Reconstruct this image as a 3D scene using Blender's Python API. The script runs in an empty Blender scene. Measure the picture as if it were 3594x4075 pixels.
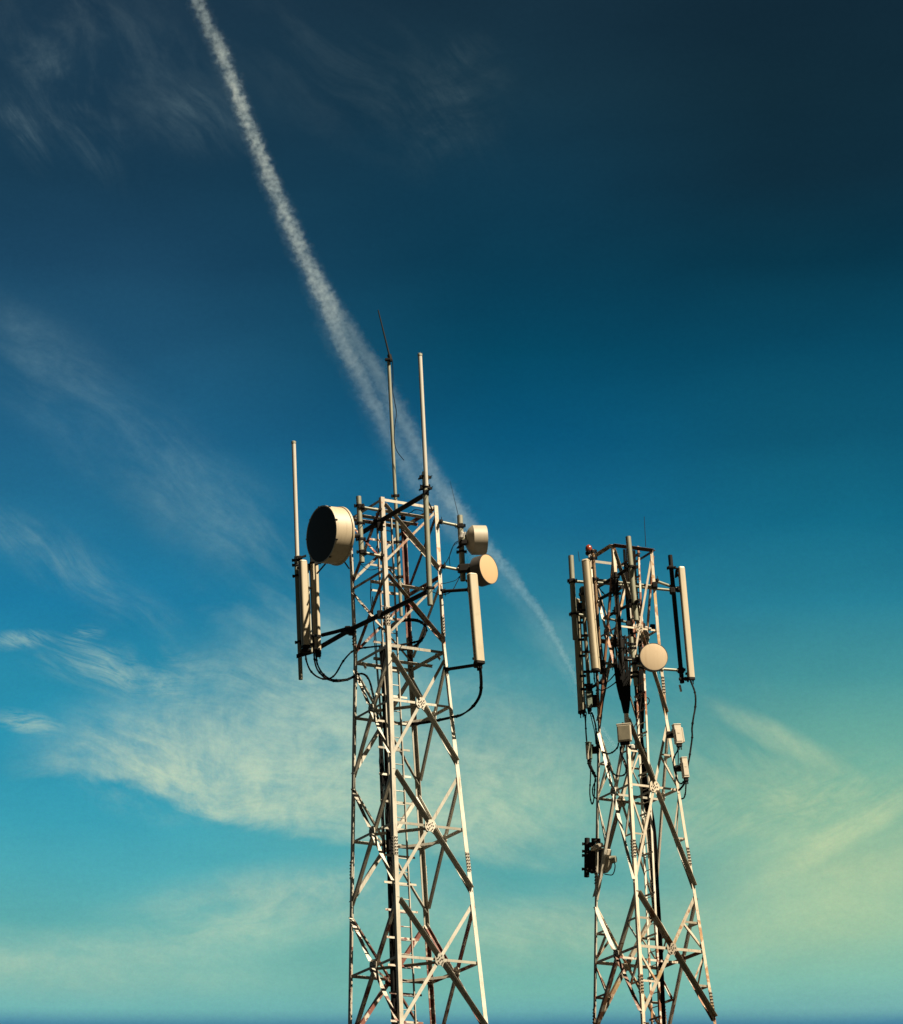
import bpy, bmesh, math, random
from mathutils import Vector as V, Matrix
random.seed(7)
R = math.radians
sc = bpy.context.scene
COL = sc.collection

# ------------------------------------------------------------------ camera
FPX, W, H = 14598.98, 3594.0, 4075.0
PITCH, ROLL = R(20.0491), R(-3.08995)
CAM = V((0, 0, 1.6))
cF = V((0, math.cos(PITCH), math.sin(PITCH))); u0 = V((0, -math.sin(PITCH), math.cos(PITCH))); r0 = V((1, 0, 0))
cR = math.cos(ROLL) * r0 + math.sin(ROLL) * u0
cU = -math.sin(ROLL) * r0 + math.cos(ROLL) * u0
cd = bpy.data.cameras.new('camera'); cam = bpy.data.objects.new('camera', cd); COL.objects.link(cam)
cd.sensor_fit = 'HORIZONTAL'; cd.sensor_width = 36; cd.lens = FPX / W * 36
cd.clip_start = 0.5; cd.clip_end = 90000
cam.matrix_world = Matrix.Translation(CAM) @ Matrix((cR, cU, -cF)).transposed().to_4x4()
sc.camera = cam
sc.view_settings.view_transform = 'Standard'; sc.view_settings.look = 'None'
sc.view_settings.gamma = 1; sc.view_settings.exposure = 1.4
sc.cycles.volume_bounces = 0; sc.cycles.max_bounces = 6; sc.cycles.diffuse_bounces = 2
sc.cycles.volume_step_rate = 1.0; sc.cycles.volume_max_steps = 512

def ray(px, py):
    return (cF * FPX + cR * (px - W / 2) - cU * (py - H / 2)).normalized()
def at(px, py, Y):                       # the point of the vertical plane y = Y seen in that direction
    d = ray(px, py); return CAM + d * (Y / d.y)

# ------------------------------------------------------------------ sun
SAZ, SEL = R(58), R(50)                  # to the right of the camera and behind it
sdir = V((math.sin(SAZ) * math.cos(SEL), -math.cos(SAZ) * math.cos(SEL), math.sin(SEL)))
sl = bpy.data.lights.new('sun', 'SUN'); sun = bpy.data.objects.new('sun', sl); COL.objects.link(sun)
sl.energy = 5.0; sl.angle = R(0.5); sl.color = (1.0, 0.86, 0.64)
sun.rotation_euler = sdir.to_track_quat('Z', 'Y').to_euler(); sun.location = sdir * 60

# ------------------------------------------------------------------ node helpers
class NT:
    def __init__(s, tree): s.t = tree; s.n = tree.nodes; s.l = tree.links
    def new(s, typ, **kw):
        n = s.n.new(typ)
        for k, v in kw.items(): setattr(n, k, v)
        return n
    def put(s, sock, v):
        if hasattr(v, 'is_output'): s.l.new(v, sock)
        elif v is not None:
            if isinstance(v, (tuple, list)) and len(v) == 3 and sock.type == 'RGBA': v = (*v, 1)
            sock.default_value = v
    def math(s, op, a, b=None, c=None, clamp=False):
        n = s.new('ShaderNodeMath', operation=op, use_clamp=clamp)
        for i, v in enumerate((a, b, c)):
            if v is not None: s.put(n.inputs[i], v)
        return n.outputs[0]
    def mix(s, f, a, b, mode='MIX'):
        n = s.new('ShaderNodeMix', data_type='RGBA', blend_type=mode)
        s.put(n.inputs[0], f); s.put(n.inputs[6], a); s.put(n.inputs[7], b); return n.outputs[2]
    def smooth(s, v, a, b, lo=0.0, hi=1.0):
        n = s.new('ShaderNodeMapRange', interpolation_type='SMOOTHSTEP')
        s.put(n.inputs[0], v); s.put(n.inputs[1], a); s.put(n.inputs[2], b); s.put(n.inputs[3], lo); s.put(n.inputs[4], hi)
        return n.outputs[0]
    def lin(s, v, a, b, lo=0.0, hi=1.0):
        n = s.new('ShaderNodeMapRange'); n.clamp = True
        s.put(n.inputs[0], v); s.put(n.inputs[1], a); s.put(n.inputs[2], b); s.put(n.inputs[3], lo); s.put(n.inputs[4], hi)
        return n.outputs[0]
    def noise(s, vec, scale, detail=4, rough=.55, dist=0, out=0):
        n = s.new('ShaderNodeTexNoise'); s.put(n.inputs['Vector'], vec)
        n.inputs['Scale'].default_value = scale; n.inputs['Detail'].default_value = detail
        n.inputs['Roughness'].default_value = rough; n.inputs['Distortion'].default_value = dist
        return n.outputs[out]
    def mapping(s, vec, loc=(0, 0, 0), rot=(0, 0, 0), scale=(1, 1, 1), typ='POINT'):
        n = s.new('ShaderNodeMapping', vector_type=typ); s.put(n.inputs[0], vec)
        n.inputs[1].default_value = loc; n.inputs[2].default_value = rot; n.inputs[3].default_value = scale
        return n.outputs[0]
    def curve(s, v, pts):                # v in 0..1 -> value, piecewise
        n = s.new('ShaderNodeFloatCurve'); c = n.mapping.curves[0]
        while len(c.points) > 2: c.points.remove(c.points[-1])
        c.points[0].location = pts[0]; c.points[1].location = pts[-1]
        for p in pts[1:-1]: c.points.new(*p)
        n.mapping.extend = 'HORIZONTAL'; n.mapping.update()
        s.put(n.inputs['Value'], v); return n.outputs[0]
    def ramp(s, v, stops, interp='LINEAR'):
        n = s.new('ShaderNodeValToRGB'); e = n.color_ramp.elements; n.color_ramp.interpolation = interp
        while len(e) > 1: e.remove(e[-1])
        e[0].position = stops[0][0]; e[0].color = (*stops[0][1], 1)
        for p, c in stops[1:]:
            k = e.new(p); k.color = (*c, 1)
        s.put(n.inputs[0], v); return n.outputs[0]
def lin8(*c):
    return tuple(((x / 255) / 12.92 if x / 255 <= .04045 else ((x / 255 + .055) / 1.055) ** 2.4) for x in c)

# ------------------------------------------------------------------ sky (by compass bearing and elevation)
def ae(x, y):                            # degrees of azimuth, elevation
    d = ray(x * W / 1803, y * H / 2044); return math.degrees(math.atan2(d.x, d.y)), math.degrees(math.asin(d.z))
w = bpy.data.worlds.new('World'); sc.world = w; w.use_nodes = True
t = NT(w.node_tree); t.n.clear()
gen = t.new('ShaderNodeTexCoord').outputs['Generated']
sx = t.new('ShaderNodeSeparateXYZ'); t.put(sx.inputs[0], gen)
az = t.math('DEGREES', t.math('ARCTAN2', sx.outputs[0], sx.outputs[1]))
el = t.math('DEGREES', t.math('ARCSINE', sx.outputs[2]))
cv = t.new('ShaderNodeCombineXYZ'); t.put(cv.inputs[0], az); t.put(cv.inputs[1], el); P = cv.outputs[0]
E0, E1 = 10.5, 29.5
(aA, eA), (aB, eB) = ae(150, 1500), ae(1650, 1500); TILT = (eB - eA) / (aB - aA)   # the haze layers lie a little aslant
elt = t.math('MULTIPLY_ADD', az, -TILT, el)
def stops(x, lst):
    out = []
    for y, c in lst:
        a, e = ae(x, y); out.append(((e - TILT * a - E0) / (E1 - E0), lin8(*c)))
    return sorted(out)
e01 = t.lin(elt, E0, E1)
left = stops(150, [(0, (28, 56, 76)), (174, (26, 57, 78)), (350, (23, 59, 82)), (520, (27, 70, 98)), (700, (32, 86, 118)), (870, (32, 98, 134)), (1040, (34, 112, 148)), (1200, (28, 122, 161)),
                   (1350, (40, 138, 168)), (1500, (44, 148, 176)), (1640, (60, 160, 180)), (1740, (78, 169, 180)), (1850, (96, 174, 173)), (1950, (118, 181, 173)), (2014, (112, 178, 176)), (2048, (66, 126, 158))])
mid = stops(1060, [(0, (22, 48, 64)), (174, (22, 53, 70)), (350, (16, 56, 77)), (520, (9, 58, 81)), (700, (4, 70, 97)), (870, (8, 86, 121)), (1040, (20, 103, 139)), (1200, (40, 124, 149)),
                   (1350, (62, 142, 156)), (1480, (84, 155, 158)), (1600, (96, 166, 160)), (1720, (88, 165, 165)), (1780, (86, 165, 165)), (1880, (112, 176, 163)), (1980, (118, 183, 171)), (2016, (108, 174, 174)), (2048, (64, 124, 155))])
right = stops(1650, [(0, (17, 41, 55)), (174, (16, 43, 57)), (350, (14, 45, 61)), (520, (7, 55, 75)), (700, (7, 73, 99)), (870, (13, 87, 114)), (1040, (19, 106, 134)), (1200, (38, 126, 149)),
                   (1350, (70, 148, 153)), (1450, (98, 164, 154)), (1600, (122, 178, 155)), (1720, (146, 188, 158)), (1850, (148, 192, 162)), (1950, (128, 186, 169)), (2016, (116, 176, 174)), (2048, (66, 126, 158))])
base = t.mix(t.smooth(az, ae(150, 1000)[0], ae(1060, 1000)[0]), t.ramp(e01, left), t.ramp(e01, mid))
base = t.mix(t.smooth(az, ae(1060, 1000)[0], ae(1650, 1000)[0]), base, t.ramp(e01, right))
nw = t.noise(t.mapping(P, scale=(.35, .9, 1)), 1.0, 3, .5)                       # slow unevenness of the air
base = t.mix(1.0, base, t.ramp(nw, [(.25, (.92, .94, .95)), (.75, (1.10, 1.08, 1.06))]), 'MULTIPLY')
wv = t.noise(P, .33, 1.5, .5, 0, 1); vm = t.new('ShaderNodeVectorMath', operation='MULTIPLY_ADD'); t.put(vm.inputs[0], wv)
vm.inputs[1].default_value = (1.6, 1.6, 0); t.put(vm.inputs[2], P); PW = vm.outputs[0]                      # winds bend the fibres
def streak(rot, sx_, sy_, det=7, rough=.58, dist=.25, off=0):
    return t.noise(t.mapping(PW, loc=(off * 3, off * 2, off), rot=(0, 0, R(-rot)), scale=(1 / sx_, 1 / sy_, 1), typ='TEXTURE'), 1.0, det, rough, dist)
s1 = streak(12, .55, 1.7); s2 = streak(38, .5, 1.5, off=3.1); s3 = streak(58, .9, 2.0, off=8.4); s4 = streak(-14, .5, 1.6, off=5.2)
fib = streak(14, 1.5, 7.5, det=6, rough=.66, dist=.5, off=6.3); fib2 = streak(40, 1.3, 6.0, det=6, rough=.66, dist=.5, off=2.9)
fib4 = streak(-22, 1.2, 5.5, det=6, rough=.66, dist=.5, off=7.7)
fib3 = streak(60, 1.2, 5.0, det=6, rough=.66, dist=.5, off=4.4)
fine = streak(8, 2.2, 5.0, det=5, rough=.6, dist=.4, off=1.7)
def blob(x, y, rx, ry, rot=0):           # soft ellipse of cloud; rot is clockwise as seen
    a, e = ae(x, y)
    g = t.new('ShaderNodeTexGradient', gradient_type='SPHERICAL')
    t.put(g.inputs[0], t.mapping(P, loc=(a, e, 0), rot=(0, 0, R(-rot)), scale=(rx * .0083, ry * .0078, 1), typ='TEXTURE'))
    return t.smooth(g.outputs[0], 0, 1)
def th(n, a, b): return t.smooth(n, a, b)
parts = []
def add(b, n, amp):
    v = t.math('MULTIPLY', b, amp) if n is None else t.math('MULTIPLY', t.math('MULTIPLY', b, n), amp)
    parts.append(v)
# the long bank on the left with its clean lower edge
a0, a1 = ae(60, 1600)[0], ae(1250, 1700)[0]
edge = [(90, 1556), (220, 1566), (300, 1590), (400, 1634), (500, 1658), (620, 1680), (760, 1700), (950, 1728), (1250, 1790)]
eb = [(max(0., min(1., (ae(x, y)[0] - a0) / (a1 - a0))), (ae(x, y)[1] - 10) / 20) for x, y in edge]
ee = t.math('MULTIPLY_ADD', t.curve(t.lin(az, a0, a1), eb), 20, 10)
ew = t.math('MULTIPLY_ADD', t.math('SUBTRACT', fine, .5), .30, t.math('SUBTRACT', el, ee))
em = t.smooth(ew, -.05, .24)
bank = t.math('MULTIPLY', em, t.math('MAXIMUM', t.math('MAXIMUM', blob(460, 1560, 480, 250, 4), blob(640, 1500, 420, 330)), t.math('MULTIPLY', blob(820, 1560, 500, 320, 4), .7)))
bt = t.math('MULTIPLY_ADD', th(s1, .3, .7), .40, .52)
bt = t.math('MULTIPLY_ADD', t.math('SUBTRACT', fine, .5), .40, bt)
mot = t.noise(PW, 2.6, 6, .68)
bt = t.math('MULTIPLY_ADD', t.math('SUBTRACT', fib, .5), .42, bt)
bt = t.math('MULTIPLY_ADD', t.math('SUBTRACT', mot, .5), .55, bt)
parts.append(t.math('MULTIPLY', bank, t.math('MULTIPLY', bt, .95)))
add(blob(330, 1535, 260, 130, 8), t.math('MULTIPLY', th(s1, .38, .68), th(fine, .3, .65)), .55)
add(blob(300, 1345, 300, 70, 10), t.math('MULTIPLY', th(s2, .36, .70), th(fib, .28, .66)), .62)
add(blob(560, 1400, 260, 120, 12), th(s1, .42, .7), .35)
add(blob(55, 1442, 90, 30, 12), th(fib, .30, .66), .60)
add(blob(30, 1278, 110, 26, -4), th(fib, .34, .68), .48); add(blob(165, 1268, 60, 26, -10), th(fib, .4, .66), .35)
add(blob(120, 1120, 360, 80, 32), t.math('MULTIPLY', th(s2, .28, .72), th(fib2, .1, .85)), .42); add(blob(260, 880, 420, 150, 36), t.math('MULTIPLY', th(s2, .22, .75), th(fib2, .05, .85)), .28)
add(blob(60, 720, 300, 150, 30), th(s2, .25, .8), .16); add(blob(480, 1060, 330, 150, 30), th(s2, .38, .7), .16)
add(blob(600, 1230, 300, 110, 14), th(s1, .4, .7), .22)
# thin high wisps
add(blob(35, 245, 130, 50, 58), t.math('MULTIPLY', th(s3, .3, .7), th(fib3, .2, .8)), .30); add(blob(130, 190, 260, 110, 52), t.math('MULTIPLY', th(s3, .34, .72), th(fib3, .2, .8)), .22)
add(blob(390, 232, 170, 100, 20), t.math('MULTIPLY', th(s2, .28, .72), th(fib2, .2, .8)), .18)
add(blob(900, 210, 190, 150, -50), t.math('MULTIPLY', th(s4, .3, .72), th(fib3, .2, .8)), .12); add(blob(200, 80, 420, 200, 30), th(s3, .35, .75), .10)
add(blob(700, 160, 500, 200, 20), th(s2, .4, .75), .06)
# lower left and centre banks
add(blob(560, 1815, 480, 115, -4), t.math('MULTIPLY_ADD', th(s4, .30, .66), .7, .3), .55)
add(blob(640, 1770, 160, 50, -12), th(fine, .3, .7), .25)
add(blob(120, 1925, 560, 90, 4), t.math('MULTIPLY_ADD', th(s1, .3, .7), .6, .4), .36)
add(blob(1080, 1855, 420, 110, 0), t.math('MULTIPLY_ADD', th(s1, .3, .7), .6, .4), .42)
add(blob(1060, 1590, 380, 170, 4), t.math('MULTIPLY_ADD', th(s1, .32, .7), .7, .3), .16)
# right-hand haze, its arc and streak
add(blob(1560, 1475, 200, 38, 30), t.math('MULTIPLY_ADD', th(s2, .3, .65), .6, .4), .62)
add(blob(1400, 1520, 330, 120, 14), th(s2, .36, .7), .24)
add(blob(1520, 1620, 420, 120, -8), t.math('MULTIPLY', th(s4, .30, .66), th(fib4, .2, .75)), .55)
add(blob(1690, 1662, 260, 40, -24), t.math('MULTIPLY_ADD', th(fib4, .25, .7), .6, .4), .55)
add(blob(1640, 1780, 420, 190, -14), t.math('MULTIPLY_ADD', th(s4, .3, .7), .6, .4), .34)
add(blob(1250, 1330, 360, 120, 18), th(s2, .4, .72), .16)
tot = parts[0]
for p in parts[1:]: tot = t.math('ADD', tot, p)
tot = t.math('MULTIPLY', tot, t.math('ADD', t.math('MULTIPLY_ADD', th(fib, .25, .75), .26, .62), t.math('MULTIPLY', th(mot, .3, .7), .5)))
tot = t.math('MULTIPLY', tot, t.smooth(t.math('ABSOLUTE', az), 40, 12))          # only this quarter of the sky is veiled
tot = t.math('SUBTRACT', 1, t.math('POWER', 2.718, t.math('MULTIPLY', tot, -1.25)))
ccol = t.ramp(e01, stops(900, [(0, (128, 148, 152)), (900, (124, 166, 180)), (1250, (165, 200, 190)), (1600, (206, 222, 188)), (2000, (196, 216, 184))]))
warm = t.mix(t.smooth(az, -1, 6), ccol, t.mix(1.0, ccol, (1.02, .98, .82), 'MULTIPLY'))
sky = t.mix(tot, base, warm)
grain = t.noise(t.mapping(P, scale=(1, 1.5, 1)), 9.0, 7, .8)
sky = t.mix(1.0, sky, t.ramp(grain, [(.2, (.9, .92, .93)), (.8, (1.1, 1.08, 1.07))]), 'MULTIPLY')
mott = t.noise(P, 42.0, 3, .8, 0, 1)                                           # faint colour mottling of the thin veil
sky = t.mix(t.lin(elt, 25.5, 19.5, .03, .13), sky, t.mix(1.0, sky, t.mix(1.0, mott, (2, 2, 2), 'MULTIPLY'), 'MULTIPLY'))
# unseen sky behind the camera is dimmed so the shaded sides stay dark
rear_dim = t.smooth(sx.outputs[1], -.1, .8, .10, 1)
sky = t.mix(1.0, sky, t.mix(rear_dim, (0, 0, 0), (1, 1, 1)), 'MULTIPLY')
nis = t.new('ShaderNodeTexSky', sky_type='NISHITA', sun_disc=False, sun_elevation=SEL, sun_rotation=math.pi - SAZ)
nb = t.mix(1.0, nis.outputs[0], (.05, .05, .05), 'MULTIPLY')
sky = t.mix(.008, sky, nb)
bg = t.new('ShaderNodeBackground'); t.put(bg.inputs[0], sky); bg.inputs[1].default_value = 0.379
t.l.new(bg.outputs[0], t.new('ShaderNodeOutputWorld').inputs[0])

# ------------------------------------------------------------------ materials
def mat(name, build):
    m = bpy.data.materials.new(name); m.use_nodes = True; k = NT(m.node_tree); k.n.clear()
    b = k.new('ShaderNodeBsdfPrincipled'); o = k.new('ShaderNodeOutputMaterial'); k.l.new(b.outputs[0], o.inputs[0])
    build(k, b); return m
def bump(k, b, h, s=.3, d=.004):
    n = k.new('ShaderNodeBump'); n.inputs['Strength'].default_value = s; n.inputs['Distance'].default_value = d
    k.put(n.inputs['Height'], h); k.l.new(n.outputs[0], b.inputs['Normal'])
def worn(c1, c2, dirt=(.12, .08, .05), rough=.6, scale=3.0, metal=0, amount=.5, spots=.66, spec=.5):
    def f(k, b):
        pos = k.new('ShaderNodeNewGeometry').outputs['Position']
        n1 = k.noise(pos, scale, 6, .65); n2 = k.noise(pos, scale * 7, 5, .7)
        rd = k.new('ShaderNodeObjectInfo').outputs['Random']
        c = k.mix(k.smooth(n1, .3, .7), c1, c2)
        c = k.mix(k.math('MULTIPLY', k.smooth(n2, spots, spots + .1), amount), c, dirt)
        c = k.mix(1.0, c, k.mix(rd, (.84, .84, .84), (1.08, 1.06, 1.04)), 'MULTIPLY')
        k.put(b.inputs['Base Color'], c); b.inputs['Roughness'].default_value = rough; b.inputs['Metallic'].default_value = metal
        b.inputs['Specular IOR Level'].default_value = spec
        bump(k, b, n2, .25, .003)
    return f
def paint(hi, lo, fade, wht1=(.50, .475, .41), wht2=(.37, .34, .27), red=(.12, .022, .015)):
    """tower paint: red bands above hi and below lo, bleached by 'fade', chipped everywhere"""
    def f(k, b):
        pos = k.new('ShaderNodeNewGeometry').outputs['Position']
        s = k.new('ShaderNodeSeparateXYZ'); k.put(s.inputs[0], pos)
        n1 = k.noise(pos, 2.6, 6, .65); n2 = k.noise(pos, 16, 6, .7); n3 = k.noise(pos, 6, 4, .6)
        rd = k.new('ShaderNodeObjectInfo').outputs['Random']
        z = k.math('MULTIPLY_ADD', k.math('SUBTRACT', n2, .5), .12, s.outputs[2])
        band = k.math('MAXIMUM', k.smooth(z, hi - .02, hi + .02), k.smooth(z, lo + .02, lo - .02))
        chip = k.smooth(k.math('ADD', n3, k.math('MULTIPLY_ADD', rd, .22, -.11)), .50 - fade * .25, .56 - fade * .25)
        wh = k.mix(k.smooth(n1, .3, .72), wht1, wht2)
        rust = k.smooth(n2, .62, .72)
        wh = k.mix(k.math('MULTIPLY', rust, .6), wh, (.12, .055, .028))
        rd1 = k.mix(k.smooth(n1, .35, .65), red, (red[0] * 1.5, red[1] * 2.6, red[2] * 2.2))
        c = k.mix(k.math('MULTIPLY', band, k.math('SUBTRACT', 1, k.math('MULTIPLY', chip, .9))), wh, rd1)
        st = k.noise(k.mapping(pos, scale=(22, 22, 1.3)), 1.0, 5, .7)                 # rain and rust streaks
        c = k.mix(k.smooth(st, .54, .72, 0, .75), c, (.10, .052, .032))
        rs = k.math('FRACT', k.math('MULTIPLY', rd, 7.31))
        c = k.mix(1.0, c, k.mix(rs, (.50, .50, .48), (1.15, 1.15, 1.15)), 'MULTIPLY')
        k.put(b.inputs['Base Color'], c); b.inputs['Roughness'].default_value = .6
        bump(k, b, n2, .3, .003)
    return f
def plain(c, rough=.5, metal=0.0, spec=.5):
    def f(k, b):
        b.inputs['Specular IOR Level'].default_value = spec
        pos = k.new('ShaderNodeNewGeometry').outputs['Position']; n = k.noise(pos, 7, 5, .6)
        k.put(b.inputs['Base Color'], k.mix(k.smooth(n, .3, .7), c, tuple(x * .72 for x in c)))
        b.inputs['Roughness'].default_value = rough; b.inputs['Metallic'].default_value = metal
    return f
def streaky(c, d, rough=.5):             # weathered plastic / fibreglass with rain streaks
    def f(k, b):
        pos = k.new('ShaderNodeNewGeometry').outputs['Position']
        n = k.noise(k.mapping(pos, scale=(9, 9, .9)), 1.6, 6, .62); n2 = k.noise(pos, 5, 5, .6)
        c1 = k.mix(k.smooth(n, .42, .78, 0, .55), c, d)
        c1 = k.mix(k.smooth(n2, .58, .75, 0, .35), c1, d)
        k.put(b.inputs['Base Color'], c1); b.inputs['Roughness'].default_value = rough
        bump(k, b, n2, .12, .003)
    return f
M = dict(
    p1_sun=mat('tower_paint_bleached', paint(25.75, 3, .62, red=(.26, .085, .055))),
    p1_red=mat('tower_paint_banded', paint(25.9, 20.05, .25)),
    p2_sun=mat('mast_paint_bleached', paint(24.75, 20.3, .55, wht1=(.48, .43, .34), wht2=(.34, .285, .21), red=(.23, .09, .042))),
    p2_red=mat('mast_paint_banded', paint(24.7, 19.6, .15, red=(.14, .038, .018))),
    galv=mat('galvanised_pipe', worn((0.236, 0.236, 0.179), (0.179, 0.184, 0.137), (0.075, 0.062, 0.038), .5, 2.2, .15, .4)),
    dark=mat('dark_steel', worn((0.012, 0.011, 0.010), (0.008, 0.007, 0.007), (0.035, 0.018, 0.010), .7, 5, 0, .4, spec=.12)),
    bolt=mat('rusty_bolt', plain((0.028, 0.017, 0.009), .6, .3)),
    rustpipe=mat('rusted_pipe', worn((0.160, 0.094, 0.038), (0.094, 0.052, 0.024), (0.226, 0.156, 0.066), .75, 5, 0, .7, .55)),
    mottled=mat('stained_pipe', worn((0.198, 0.179, 0.118), (0.075, 0.062, 0.038), (0.024, 0.019, 0.014), .7, 4.5, 0, .7, .55)),
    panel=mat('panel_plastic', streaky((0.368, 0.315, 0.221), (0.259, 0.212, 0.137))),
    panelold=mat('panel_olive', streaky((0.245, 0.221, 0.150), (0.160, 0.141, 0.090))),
    omni=mat('fibreglass_white', streaky((0.386, 0.368, 0.321), (0.311, 0.283, 0.226), .4)),
    omni2=mat('fibreglass_aged', streaky((0.311, 0.297, 0.231), (0.236, 0.221, 0.160), .45)),
    radome=mat('radome_peach', streaky((0.415, 0.283, 0.156), (0.377, 0.245, 0.132), .55)),
    radome2=mat('radome_cream', streaky((0.439, 0.339, 0.221), (0.360, 0.255, 0.150), .55)),
    radblk=mat('radome_black', plain((0.011, 0.009, 0.008), .75)),
    drum=mat('drum_metal', streaky((0.330, 0.274, 0.188), (0.217, 0.174, 0.113), .5)),
    drum2=mat('drum_grey', streaky((0.311, 0.274, 0.207), (0.245, 0.212, 0.156), .45)),
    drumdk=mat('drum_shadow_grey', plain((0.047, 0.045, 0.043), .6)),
    box=mat('cabinet_cream', streaky((0.396, 0.349, 0.274), (0.321, 0.274, 0.198), .5)),
    boxgr=mat('cabinet_green', streaky((0.094, 0.122, 0.090), (0.056, 0.080, 0.056), .5)),
    boxface=mat('cabinet_grille', plain((0.160, 0.141, 0.094), .8)),
    cable=mat('black_cable', plain((.004, .004, .004), .8, 0, .1)),
    lens=mat('beacon_glass', worn((0.198, 0.035, 0.014), (0.141, 0.024, 0.011), (0.071, 0.019, 0.009), .25, 6, 0, .3)),
    white=mat('white_enamel', streaky((0.415, 0.396, 0.358), (0.349, 0.321, 0.264), .35)),
)
# ground
def gmat(k, b):
    pos = k.new('ShaderNodeNewGeometry').outputs['Position']
    n = k.noise(pos, .05, 8, .6); n2 = k.noise(pos, 2, 6, .7)
    c = k.mix(k.smooth(n, .35, .65), (.012, .015, .008), (.02, .017, .011)); c = k.mix(k.smooth(n2, .4, .7, 0, .5), c, (.008, .010, .005))
    k.put(b.inputs['Base Color'], c); b.inputs['Roughness'].default_value = .95; bump(k, b, n2, .6, .05)
M['ground'] = mat('dark_ground', gmat)  # unseen ground made near black so little sun bounces onto shaded steel

# ------------------------------------------------------------------ mesh builder
def tag(o, label, cat, group=None, kind=None):
    if label: o['label'] = label
    if cat: o['category'] = cat
    if group: o['group'] = group
    if kind: o['kind'] = kind
    return o
def thing(name, loc, label, cat, group=None):
    o = bpy.data.objects.new(name, None); COL.objects.link(o); o.location = loc; o.empty_display_size = .2
    o['o'] = tuple(loc); return tag(o, label, cat, group)
def perp(d, ref=None):
    d = d.normalized(); ref = ref or (V((0, 0, 1)) if abs(d.z) < .95 else V((1, 0, 0)))
    a = ref.cross(d).normalized(); return a, d.cross(a).normalized()
class MB:
    def __init__(s): s.v = []; s.f = []; s.sm = []; s.mi = []; s.cur = 0
    def poly(s, vs, fs, smooth=False):
        n = len(s.v); s.v += [V(x) for x in vs]
        for f in fs: s.f.append([n + i for i in f]); s.sm.append(smooth)
    def prism(s, p0, p1, sec0, sec1=None):          # section points as offset vectors, capped
        sec1 = sec1 or sec0; n = len(sec0)
        vs = [p0 + q for q in sec0] + [p1 + q for q in sec1]
        fs = [[i, (i + 1) % n, n + (i + 1) % n, n + i] for i in range(n)] + [list(range(n))[::-1], list(range(n, 2 * n))]
        s.poly(vs, fs)
    def ell(s, p0, p1, e1, e2, w1, w2, t, off=V()):  # rolled steel angle, corner on the line p0-p1
        sec = [V(), e1 * w1, e1 * w1 + e2 * t, e1 * t + e2 * t, e1 * t + e2 * w2, e2 * w2]
        s.prism(p0 + off, p1 + off, sec)
    def bar(s, p0, p1, a, b, wa, wb):               # box along p0-p1, a/b the cross axes
        sec = [a * x * wa / 2 + b * y * wb / 2 for x, y in ((-1, -1), (1, -1), (1, 1), (-1, 1))]
        s.prism(p0, p1, sec)
    def box(s, c, ax, ay, az_, sx, sy, sz, bev=0):
        if bev:
            pts = []
            for qx, qy in ((1, 1), (-1, 1), (-1, -1), (1, -1)):
                o = [(qx * (sx / 2 - bev), qy * sy / 2), (qx * sx / 2, qy * (sy / 2 - bev))]
                if qx * qy > 0: o = o[::-1]
                pts += o
            sec = [ax * x + ay * y for x, y in pts]
            small = [ax * x * (1 - 2 * bev / sx) + ay * y * (1 - 2 * bev / sy) for x, y in pts]
            s.prism(c - az_ * (sz / 2 - bev), c + az_ * (sz / 2 - bev), sec)
            s.prism(c + az_ * (sz / 2 - bev), c + az_ * sz / 2, sec, small); s.prism(c - az_ * sz / 2, c - az_ * (sz / 2 - bev), small, sec)
        else: s.bar(c - az_ * sz / 2, c + az_ * sz / 2, ax, ay, sx, sy)
    def tube(s, pts, r, n=12, cap=True):
        pts = [V(p) for p in pts]; rs = r if isinstance(r, (list, tuple)) else [r] * len(pts); base = len(s.v); a = None
        for i, p in enumerate(pts):
            d = (pts[min(i + 1, len(pts) - 1)] - pts[max(i - 1, 0)]).normalized()
            if a is None: a, b = perp(d)
            else: a = (a - d * a.dot(d)).normalized(); b = d.cross(a)
            for j in range(n):
                q = 2 * math.pi * j / n; s.v.append(p + (a * math.cos(q) + b * math.sin(q)) * rs[i])
        for i in range(len(pts) - 1):
            for j in range(n):
                s.f.append([base + i * n + j, base + i * n + (j + 1) % n, base + (i + 1) * n + (j + 1) % n, base + (i + 1) * n + j]); s.sm.append(True)
        if cap:
            s.f.append([base + j for j in range(n)][::-1]); s.sm.append(False)
            e = base + (len(pts) - 1) * n; s.f.append([e + j for j in range(n)]); s.sm.append(False)
    def pipe(s, p0, p1, r, wall=None, n=16):        # open-ended pipe
        d = (p1 - p0).normalized(); wall = wall or r * .16; h = min(r * 4, .25)
        s.lathe(p0, d, [(0, r - wall), (0, r), ((p1 - p0).length, r), ((p1 - p0).length, r - wall), ((p1 - p0).length - h, r - wall), ((p1 - p0).length - h, 0)], n)
        s.lathe(p0, d, [(h, 0), (h, r - wall), (0, r - wall)], n)
    def lathe(s, o, axis, prof, n=48, soft=False):
        axis = axis.normalized(); a, b = perp(axis); base = len(s.v); m = len(prof)
        for h, r in prof:
            for j in range(n):
                q = 2 * math.pi * j / n; s.v.append(o + axis * h + (a * math.cos(q) + b * math.sin(q)) * max(r, 1e-5))
        for i in range(m - 1):
            for j in range(n):
                s.f.append([base + i * n + j, base + i * n + (j + 1) % n, base + (i + 1) * n + (j + 1) % n, base + (i + 1) * n + j]); s.sm.append(True)
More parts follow.
